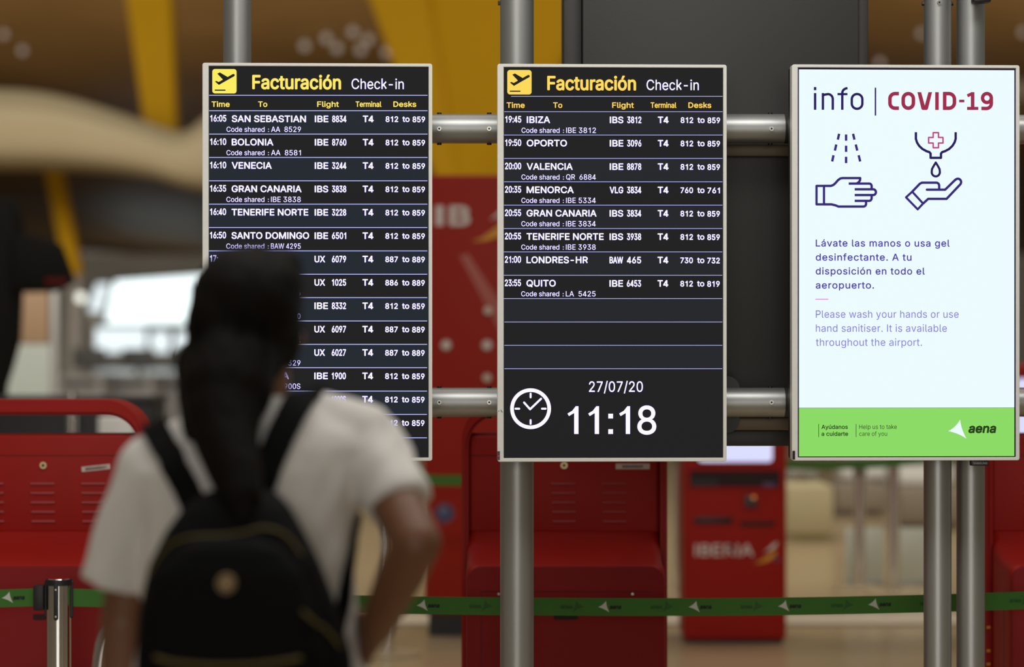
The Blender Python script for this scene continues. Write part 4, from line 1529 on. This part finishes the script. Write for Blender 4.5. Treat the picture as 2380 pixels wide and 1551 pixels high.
barrier_post(900, YF, 1085, 'far barrier post hidden behind the woman, holding the far tape', M_stone)
barrier_post(1998, 15.3, 1066, 'far thin barrier post between the low reflection panels', M_stone)

# chrome luggage trolley handle beside the woman's left arm
YL = 5.2
sL = YL / F
t = thing('luggage_trolley', 'luggage trolley whose curved chrome handle shows beside the woman\'s left arm', 'trolley', ((330 - CX) * sL, YL, 0))
def pl(x, y, dy=0):
    return ((x - CX) * sL, YL + dy, CAMZ - (y - CY) * sL)
path = spline([(230, 2200, 0), (229, 1800, 0), (229, 1600, 0), (233, 1520, 0), (243, 1468, 0), (264, 1440, 0), (300, 1428, 0), (360, 1426, 0), (420, 1428, 0), (456, 1440, 0), (477, 1468, 0), (487, 1520, 0), (491, 1600, 0), (491, 1800, 0), (490, 2200, 0)], 6)
MB().tube([pl(p[0] + 1, p[1] + 10) for p in path], 0.0155, 16).build('handle', M_chrome, t)
a, b_ = pl(230, 2200), pl(490, 2200)
mb = MB()
zb = 0.14
for q in (a, b_):
    mb.cyl((q[0], YL, q[2]), (q[0], YL, zb), 0.0125)
mb.tube([(a[0], YL, zb), (a[0], YL + 0.5, zb), (b_[0], YL + 0.5, zb), (b_[0], YL, zb)], 0.0125, 12, True)
mb.build('base_frame', M_chrome, t)
for wxp, wyp in ((a[0], YL), (b_[0], YL), (a[0], YL + 0.5), (b_[0], YL + 0.5)):
    MB().cyl((wxp - 0.015, wyp, 0.06), (wxp + 0.015, wyp, 0.06), 0.06).cyl((wxp, wyp, 0.06), (wxp, wyp, zb), 0.008).build('wheel', M_dark, t)

# ------------------------------------------------------------------ the woman, seen from behind
M_skin = PM('skin', (0.165, 0.068, 0.029, 1), 0.5, 0, 20, 0.06, 0.02, 200)
M_hair = PM('dark_brown_hair', (0.0050, 0.0032, 0.0024, 1), 0.65, 0, 60, 0.3, 0.5, 60, spec=0.1, stretch=(1.5, 1.5, 0.12))
M_shirt = PM('white_cotton', (0.70, 0.67, 0.63, 1), 0.85, 0, 8, 0.03, 0.8, 9, stretch=(1, 1, 0.35))
M_pants = PM('dark_denim', (0.02, 0.025, 0.04, 1), 0.8, 0, 60, 0.1)
M_pack = PM('black_nylon', (0.003, 0.003, 0.0035, 1), 0.75, 0, 60, 0.1, 0.2, 120, spec=0.1)
M_gold = PM('gold_piping', (0.11, 0.08, 0.012, 1), 0.6, 0.2)
M_badge = PM('brass_badge', (0.27, 0.17, 0.075, 1), 0.5, 0.2)
YP = 3.8
def H(x, y, Y=YP):
    return W(x, y, Y)
cx0 = H(585, 0).x
pt = thing('person', 'woman seen from behind in white T-shirt, dark ponytail, right hand on hip, reading the board', 'person', (cx0, YP, 0))

bd = MB()
# trunk
def row(x0, x1, y, ry, Y=YP):
    a, b_ = H(x0, y, Y), H(x1, y, Y)
    return ((a.x + b_.x) / 2, Y, a.z, (b_.x - a.x) / 2, ry)
bd.rings([((H(585, 0).x), YP, 0.86, 0.165, 0.12), row(350, 812, 1750, 0.12), row(375, 800, 1640, 0.105), row(385, 790, 1500, 0.095), row(365, 800, 1350, 0.10), row(350, 815, 1200, 0.105), row(365, 835, 1100, 0.10), row(420, 790, 1040, 0.072), row(520, 700, 985, 0.055)][::1], 32)
# neck and head, turned a little to the right
bd.caps([(H(604, 990), 0.058), (H(602, 930), 0.050), (H(598, 870, YP + 0.01), 0.052)])
hc = H(585, 722, YP + 0.035)
bd.ball(hc, 0.074, 0.092, 0.100)
yaw = math.radians(-22)
fw = Vector((math.sin(-yaw), math.cos(yaw), 0))
rt = Vector((fw.y, -fw.x, 0))
bd.ball(hc + fw * 0.035 + Vector((0, 0, -0.055)), 0.056, 0.060, 0.068)
bd.ball(hc + fw * 0.072 + Vector((0, 0, -0.102)), 0.026, 0.022, 0.020)      # chin
bd.ball(hc + fw * 0.084 + Vector((0, 0, 0.018)), 0.050, 0.016, 0.016)       # brow
bd.caps([(hc + fw * 0.090 + Vector((0, 0, 0.005)), 0.009), (hc + fw * 0.112 + Vector((0, 0, -0.034)), 0.012)])  # nose
bd.ball(hc + fw * 0.089 + Vector((0, 0, -0.064)), 0.022, 0.012, 0.008)      # mouth
for sd in (-1, 1):
    bd.ball(hc + rt * 0.074 * sd + fw * 0.002 + Vector((0, 0, -0.018)), 0.010, 0.017, 0.029)
    bd.ball(hc + rt * 0.036 * sd + fw * 0.066 + Vector((0, 0, -0.045)), 0.024, 0.022, 0.024)
# arms
sh_r, el_r, wr_r = H(858, 1035, YP), H(968, 1262, YP - 0.13), H(872, 1462, YP - 0.06)
sh_l, el_l, wr_l = H(345, 1098, YP), H(286, 1450, YP + 0.02), H(292, 1780, YP - 0.06)
bd.caps([(sh_r, 0.040), (sh_r.lerp(el_r, 0.5), 0.041), (el_r, 0.0385), (el_r.lerp(wr_r, 0.35), 0.0375), (wr_r, 0.027)])
bd.caps([(sh_l, 0.038), (sh_l.lerp(el_l, 0.5), 0.040), (el_l, 0.037), (el_l.lerp(wr_l, 0.35), 0.037), (wr_l, 0.026)])
def hand(wr, d, palm_n, thumb_side, curl, size=1.0):
    """palm and five fingers; d = towards the fingers, palm_n = normal out of the palm"""
    d = d.normalized()
    n_ = (palm_n - d * palm_n.dot(d)).normalized()
    sdv = d.cross(n_).normalized() * thumb_side
    kn = wr + d * 0.085 * size
    for k in range(4):
        o = (1.5 - k) * 0.0185 * size
        bd.caps([(wr + sdv * o * 0.6 + d * 0.01, 0.014 * size), (kn + sdv * o, 0.0125 * size)])
        L = (0.068, 0.078, 0.072, 0.056)[k] * size
        p = kn + sdv * o
        dirv = d.copy()
        chain = [(p, 0.0092 * size)]
        for j in range(3):
            q = curl * (0.55 + 0.15 * k * 0.3)
            dirv = (dirv * math.cos(q) + n_ * math.sin(q)).normalized()
            n2 = (n_ * math.cos(q) - d * math.sin(q))
            p = p + dirv * L * (0.45, 0.32, 0.25)[j]
            chain.append((p, (0.0085, 0.008, 0.007)[j] * size))
        bd.caps(chain)
    b0 = wr + d * 0.022 * size + sdv * 0.022 * size
    b1 = b0 + (d * 0.6 + sdv * 0.7 + n_ * 0.3).normalized() * 0.042 * size
    b2 = b1 + (d * 0.85 + sdv * 0.3 + n_ * 0.35).normalized() * 0.034 * size
    bd.caps([(wr + sdv * 0.010, 0.015 * size), (b0, 0.013 * size), (b1, 0.0105 * size), (b2, 0.0085 * size)])
hip = H(818, 1520, YP + 0.02)
hand(wr_r, (H(812, 1545, YP + 0.03) - wr_r), Vector((-0.8, 0.3, -0.3)), 1, 0.35)
hand(wr_l, Vector((0.02, -0.02, -1)), Vector((1, 0.1, 0)), -1, 0.35)
# legs and feet
for sd in (-1, 1):
    hx = cx0 + sd * 0.085
    bd.caps([(Vector((hx, YP, 0.90)), 0.092), (Vector((hx + sd * 0.01, YP + 0.01, 0.70)), 0.076), (Vector((hx + sd * 0.012, YP + 0.015, 0.48)), 0.055), (Vector((hx + sd * 0.012, YP - 0.005, 0.34)), 0.053), (Vector((hx + sd * 0.012, YP - 0.01, 0.10)), 0.036)])
    bd.caps([(Vector((hx + sd * 0.012, YP - 0.03, 0.045)), 0.036), (Vector((hx + sd * 0.03, YP + 0.10, 0.035)), 0.034), (Vector((hx + sd * 0.035, YP + 0.15, 0.03)), 0.027)])
body = bd.voxel('body', M_skin, pt, 0.0055, 4)
# face details
for sd in (-1, 1):
    ec = hc + rt * 0.031 * sd + fw * 0.0735 + Vector((0, 0, -0.006))
    ey = MB().ball(ec, 0.0125, 0.0125, 0.0095, 16).build('eye', PM('eye_white', (0.55, 0.54, 0.52, 1), 0.3), pt)
    MB().ball(ec + fw * 0.0085, 0.0052, 0.0052, 0.0056, 12).build('iris', PM('dark_iris', (0.02, 0.01, 0.006, 1), 0.2), ey)
MB().ball(hc + fw * 0.094 + Vector((0, 0, -0.064)), 0.021, 0.010, 0.0075, 14, rot=Matrix.Rotation(yaw, 3, 'Z').to_quaternion()).build('lips', PM('lips', (0.35, 0.09, 0.07, 1), 0.4), pt)

# T-shirt
shm = MB()
shm.rings([row(300, 878, 1690, 0.135), row(305, 872, 1600, 0.132), row(318, 848, 1520, 0.125), row(326, 826, 1440, 0.118), row(330, 826, 1330, 0.118), row(328, 832, 1240, 0.120), row(318, 845, 1160, 0.122), row(308, 868, 1090, 0.118), row(345, 880, 1035, 0.105), row(400, 860, 1000, 0.092), row(475, 795, 962, 0.078), row(535, 735, 930, 0.064)], 40, 2.2)
def sleeve(a, b_, r0, r1):
    shm.ball(a, r0)
    m = a.lerp(b_, 0.5)
    shm.cyl(a, m, r0, (r0 + r1) / 2 * 1.01)
    shm.cyl(m, b_, (r0 + r1) / 2 * 1.01, r1)
sleeve(H(862, 1038, YP), H(928, 1178, YP - 0.075), 0.055, 0.053)
shm.caps([(H(765, 985, YP), 0.045), (H(840, 1006, YP), 0.051)])
sleeve(H(350, 1096, YP), H(258, 1366, YP + 0.01), 0.056, 0.0515)
shm.caps([(H(440, 1040, YP), 0.05), (H(352, 1088, YP), 0.053)])
shirt = shm.voxel('t_shirt', M_shirt, pt, 0.006, 6)
# soft hanging folds in the cloth
from mathutils import noise as mnoise
_me = shirt.data
for v, nv in zip(_me.vertices, [v.normal.copy() for v in _me.vertices]):
    c_ = v.co
    f_ = mnoise.noise(Vector((c_.x * 16 + c_.z * 5, c_.y * 16, c_.z * 4.5))) + 0.6 * mnoise.noise(Vector((c_.x * 30 - c_.z * 14, c_.y * 20, c_.z * 9 + 5)))
    v.co = c_ + nv * (0.0075 * f_)
_me.update()
mb = MB()
c = H(606, 934, YP)
mb.tube([(c.x + 0.066 * math.cos(q), YP + 0.010 + 0.060 * math.sin(q), c.z - 0.006 + 0.010 * -math.sin(q)) for q in [2 * math.pi * k / 24 for k in range(24)]], 0.007, 8, True)
mb.build('collar', M_shirt, shirt)
# trousers and shoes
pm_ = MB()
pm_.rings([(cx0, YP, 0.84, 0.172, 0.128), (cx0, YP, 0.95, 0.165, 0.124), (cx0, YP, 1.03, 0.166, 0.122), (cx0, YP, 1.07, 0.160, 0.118)], 32)
for sd in (-1, 1):
    hx = cx0 + sd * 0.085
    pm_.caps([(Vector((hx, YP, 0.88)), 0.098), (Vector((hx + sd * 0.01, YP + 0.01, 0.70)), 0.083), (Vector((hx + sd * 0.012, YP + 0.015, 0.48)), 0.063), (Vector((hx + sd * 0.012, YP - 0.005, 0.30)), 0.060)])
    pm_.cyl((hx + sd * 0.012, YP - 0.005, 0.30), (hx + sd * 0.012, YP - 0.008, 0.09), 0.060, 0.052)
pm_.voxel('trousers', M_pants, pt, 0.008, 4)
for sd in (-1, 1):
    hx = cx0 + sd * 0.085
    s_ = MB()
    s_.caps([(Vector((hx + sd * 0.012, YP - 0.035, 0.050)), 0.043), (Vector((hx + sd * 0.03, YP + 0.09, 0.040)), 0.040), (Vector((hx + sd * 0.036, YP + 0.16, 0.034)), 0.034)])
    s_.rings([(hx + sd * 0.022, YP + 0.06, 0.0, 0.046, 0.135), (hx + sd * 0.022, YP + 0.06, 0.03, 0.046, 0.138)], 24)
    s_.voxel('shoe', PM('white_shoe', (0.5, 0.5, 0.48, 1), 0.6), pt, 0.006, 3)

# hair: cap, gathered low ponytail and loose tuft
hm = MB()
hm.ball(H(572, 712, YP), 0.089, 0.102, 0.096, 28)
hm.ball(H(600, 672, YP + 0.01), 0.074, 0.09, 0.062, 24)
hm.ball(H(520, 762, YP - 0.03), 0.060, 0.072, 0.085, 24)
hm.ball(H(652, 760, YP + 0.02), 0.036, 0.06, 0.075, 20)
hm.ball(H(560, 820, YP - 0.025), 0.074, 0.06, 0.066, 20)
hm.ball(hc + Vector((0, 0, 0.040)) + fw * 0.010, 0.078, 0.088, 0.060, 24)
hm.ball(hc - rt * 0.054 + fw * 0.022 + Vector((0, 0, 0.030)), 0.026, 0.050, 0.062, 20)
hm.ball(hc - rt * 0.066 + fw * 0.000 + Vector((0, 0, -0.015)), 0.020, 0.040, 0.060, 20)
hm.ball(hc + rt * 0.054 + fw * 0.022 + Vector((0, 0, 0.035)), 0.026, 0.050, 0.056, 20)
hm.caps([(H(540, 840, YP - 0.06), 0.070), (H(526, 905, YP - 0.085), 0.073), (H(520, 960, YP - 0.115), 0.060), (H(525, 1020, YP - 0.145), 0.050), (H(545, 1090, YP - 0.175), 0.043), (H(560, 1150, YP - 0.20), 0.034), (H(565, 1200, YP - 0.215), 0.020)])
hm.caps([(H(475, 850, YP - 0.03), 0.046), (H(464, 925, YP - 0.06), 0.036), (H(455, 1000, YP - 0.10), 0.022)])
hm.ball(H(655, 622, YP + 0.03), 0.034, 0.04, 0.030)
hm.ball(H(684, 648, YP + 0.03), 0.017, 0.02, 0.026)
hm.ball(H(600, 598, YP + 0.01), 0.032, 0.04, 0.020)
hair = hm.voxel('hair', M_hair, pt, 0.0055, 5)
mb = MB()
rnd = random.Random(3)
strand = []
for k in range(46):
    a0 = rnd.uniform(-0.5, 0.5)
    x0 = 540 + 115 * math.sin(a0 * 3) * 0.75 + rnd.uniform(-15, 15)
    y0 = 700 + rnd.uniform(-60, 60)
    pts = []
    for j, (yy, sx, dy) in enumerate([(y0, 1.0, -0.098), (860, 0.85, -0.135), (960, 0.62, -0.168), (1060, 0.42, -0.205), (1160 + rnd.uniform(-30, 40), 0.18, -0.232)]):
        xc = (545, 530, 522, 536, 562)[j]
        pts.append(H(xc + (x0 - 540) * sx, yy, YP + dy + rnd.uniform(-0.004, 0.006) + 0.03 * abs(math.sin(a0 * 3)) * (1 - j / 5)))
    mb.tube(spline(pts, 4), 0.0016, 5)
mb.build('hair_strand', M_hair, hair)
bpy.data.objects['hair_strand']['kind'] = 'stuff'

# ------------------------------------------------------------------ backpack
YQ = 3.62
bt = thing('backpack', 'black backpack with gold piping and round brass badge on the woman\'s back', 'backpack', H(570, 1780, YQ))
def brow(x0, x1, y, ry, Yc):
    a, b_ = H(x0, y, YQ), H(x1, y, YQ)
    return ((a.x + b_.x) / 2, Yc, a.z, (b_.x - a.x) / 2, ry)
pk = MB()
pk.rings([brow(345, 800, 1790, 0.060, 3.625), brow(322, 826, 1765, 0.072, 3.62), brow(316, 830, 1650, 0.078, 3.615), brow(318, 818, 1520, 0.078, 3.613), brow(326, 788, 1420, 0.076, 3.613), brow(348, 745, 1310, 0.070, 3.618), brow(385, 705, 1235, 0.062, 3.625), brow(425, 672, 1180, 0.052, 3.632), brow(468, 640, 1148, 0.040, 3.64), brow(510, 600, 1135, 0.022, 3.645)], 40, 2.6)
pack = pk.voxel('pack_body', M_pack, bt, 0.006, 4)
fp = MB()
fp.rings([brow(345, 765, 1770, 0.028, 3.548), brow(335, 772, 1650, 0.034, 3.542), brow(338, 768, 1500, 0.034, 3.540), brow(350, 745, 1400, 0.032, 3.543), brow(378, 712, 1320, 0.028, 3.548), brow(425, 668, 1265, 0.022, 3.555), brow(480, 610, 1240, 0.012, 3.56)], 36, 2.5)
pocket = fp.voxel('front_pocket', M_pack, bt, 0.005, 3)
bpy.context.view_layer.update()
def bvh(o):
    M = o.matrix_world
    return BVHTree.FromPolygons([M @ v.co for v in o.data.vertices], [tuple(p.vertices) for p in o.data.polygons])
trees = [bvh(pack), bvh(pocket)]
def onto(x, y, lift=0.001, tr=None):
    """where the sight line from the front of the pack meets its surface"""
    p = H(x, y, 3.55)
    best = None
    for tq in (tr or trees):
        hit = tq.ray_cast(Vector((p.x, 2.8, p.z)), Vector((0, 1, 0)))
        if hit[0] is not None and (best is None or hit[0].y < best.y):
            best = hit[0]
    return Vector((p.x, (best.y if best is not None else 3.58) - lift, p.z))
def piping(nm, pts, r=0.0023):
    P = spline([(p[0], p[1], 0) for p in pts], 6)
    MB().tube([onto(p[0], p[1], r * 0.4) for p in P], r, 8).build(nm, M_gold, bt)
piping('piping', [(338, 1345), (355, 1310), (385, 1274), (425, 1254), (470, 1248), (520, 1246), (570, 1238), (610, 1230), (648, 1240), (675, 1262), (698, 1295)])
piping('zip', [(368, 1520), (420, 1532), (520, 1538), (620, 1534), (705, 1522)], 0.0032)
piping('side_zip', [(706, 1415), (728, 1436), (752, 1462), (775, 1490), (788, 1510)], 0.0026)
piping('top_zip', [(560, 1150), (585, 1153), (605, 1162)], 0.0025)
mb = MB()
p = onto(532, 1352, 0.0)
mb.cyl(p + Vector((0, 0.004, 0)), p + Vector((0, -0.005, 0)), 0.0145, 0.0130, 28)
bd_ = mb.build('badge', M_badge, bt)
mb = MB()
mb.tube([(p.x + 0.0095 * math.cos(q), p.y - 0.0055, p.z + 0.0095 * math.sin(q)) for q in [2 * math.pi * k / 20 for k in range(20)]], 0.0012, 6, True)
mb.build('badge_ring', M_gold, bd_)
# carry loop
pth = spline([H(515, 1150, 3.63), H(522, 1118, 3.615), H(556, 1105, 3.61), H(590, 1118, 3.615), H(598, 1150, 3.63)], 5)
MB().tube(pth, 0.008, 10).build('carry_handle', M_pack, bt)
# shoulder straps lying on the shirt
ts = bvh(shirt)
def strap(pts, w, nm='shoulder_strap', t_=0.012):
    out = []
    for x, y, Yg in spline([(p[0], p[1], p[2]) for p in pts], 5):
        p = H(x, y, Yg)
        hit = ts.find_nearest(p)
        q, nn = (hit[0], hit[1]) if hit[0] is not None else (p, Vector((0, -1, 0)))
        out.append((q + nn * 0.001, nn))
    mb = MB()
    mb.ribbon(out, w, t_)
    o = mb.build(nm, M_pack, bt, 30)
strap([(800, 1160, 3.94), (790, 1080, 3.96), (775, 1010, 3.95), (760, 960, 3.93), (742, 925, 3.86), (712, 922, 3.78), (680, 955, 3.72), (652, 1010, 3.69), (628, 1070, 3.68), (604, 1130, 3.68), (590, 1170, 3.68)], 0.044)
strap([(352, 1230, 3.92), (362, 1150, 3.94), (374, 1070, 3.95), (380, 1010, 3.93), (358, 985, 3.86), (362, 1000, 3.77), (378, 1038, 3.71), (400, 1080, 3.69), (428, 1130, 3.68), (455, 1180, 3.68)], 0.040)
strap([(832, 1200, 3.80), (828, 1270, 3.77), (822, 1340, 3.74), (810, 1420, 3.72), (796, 1500, 3.71)], 0.024, 'webbing_strap', 0.006)
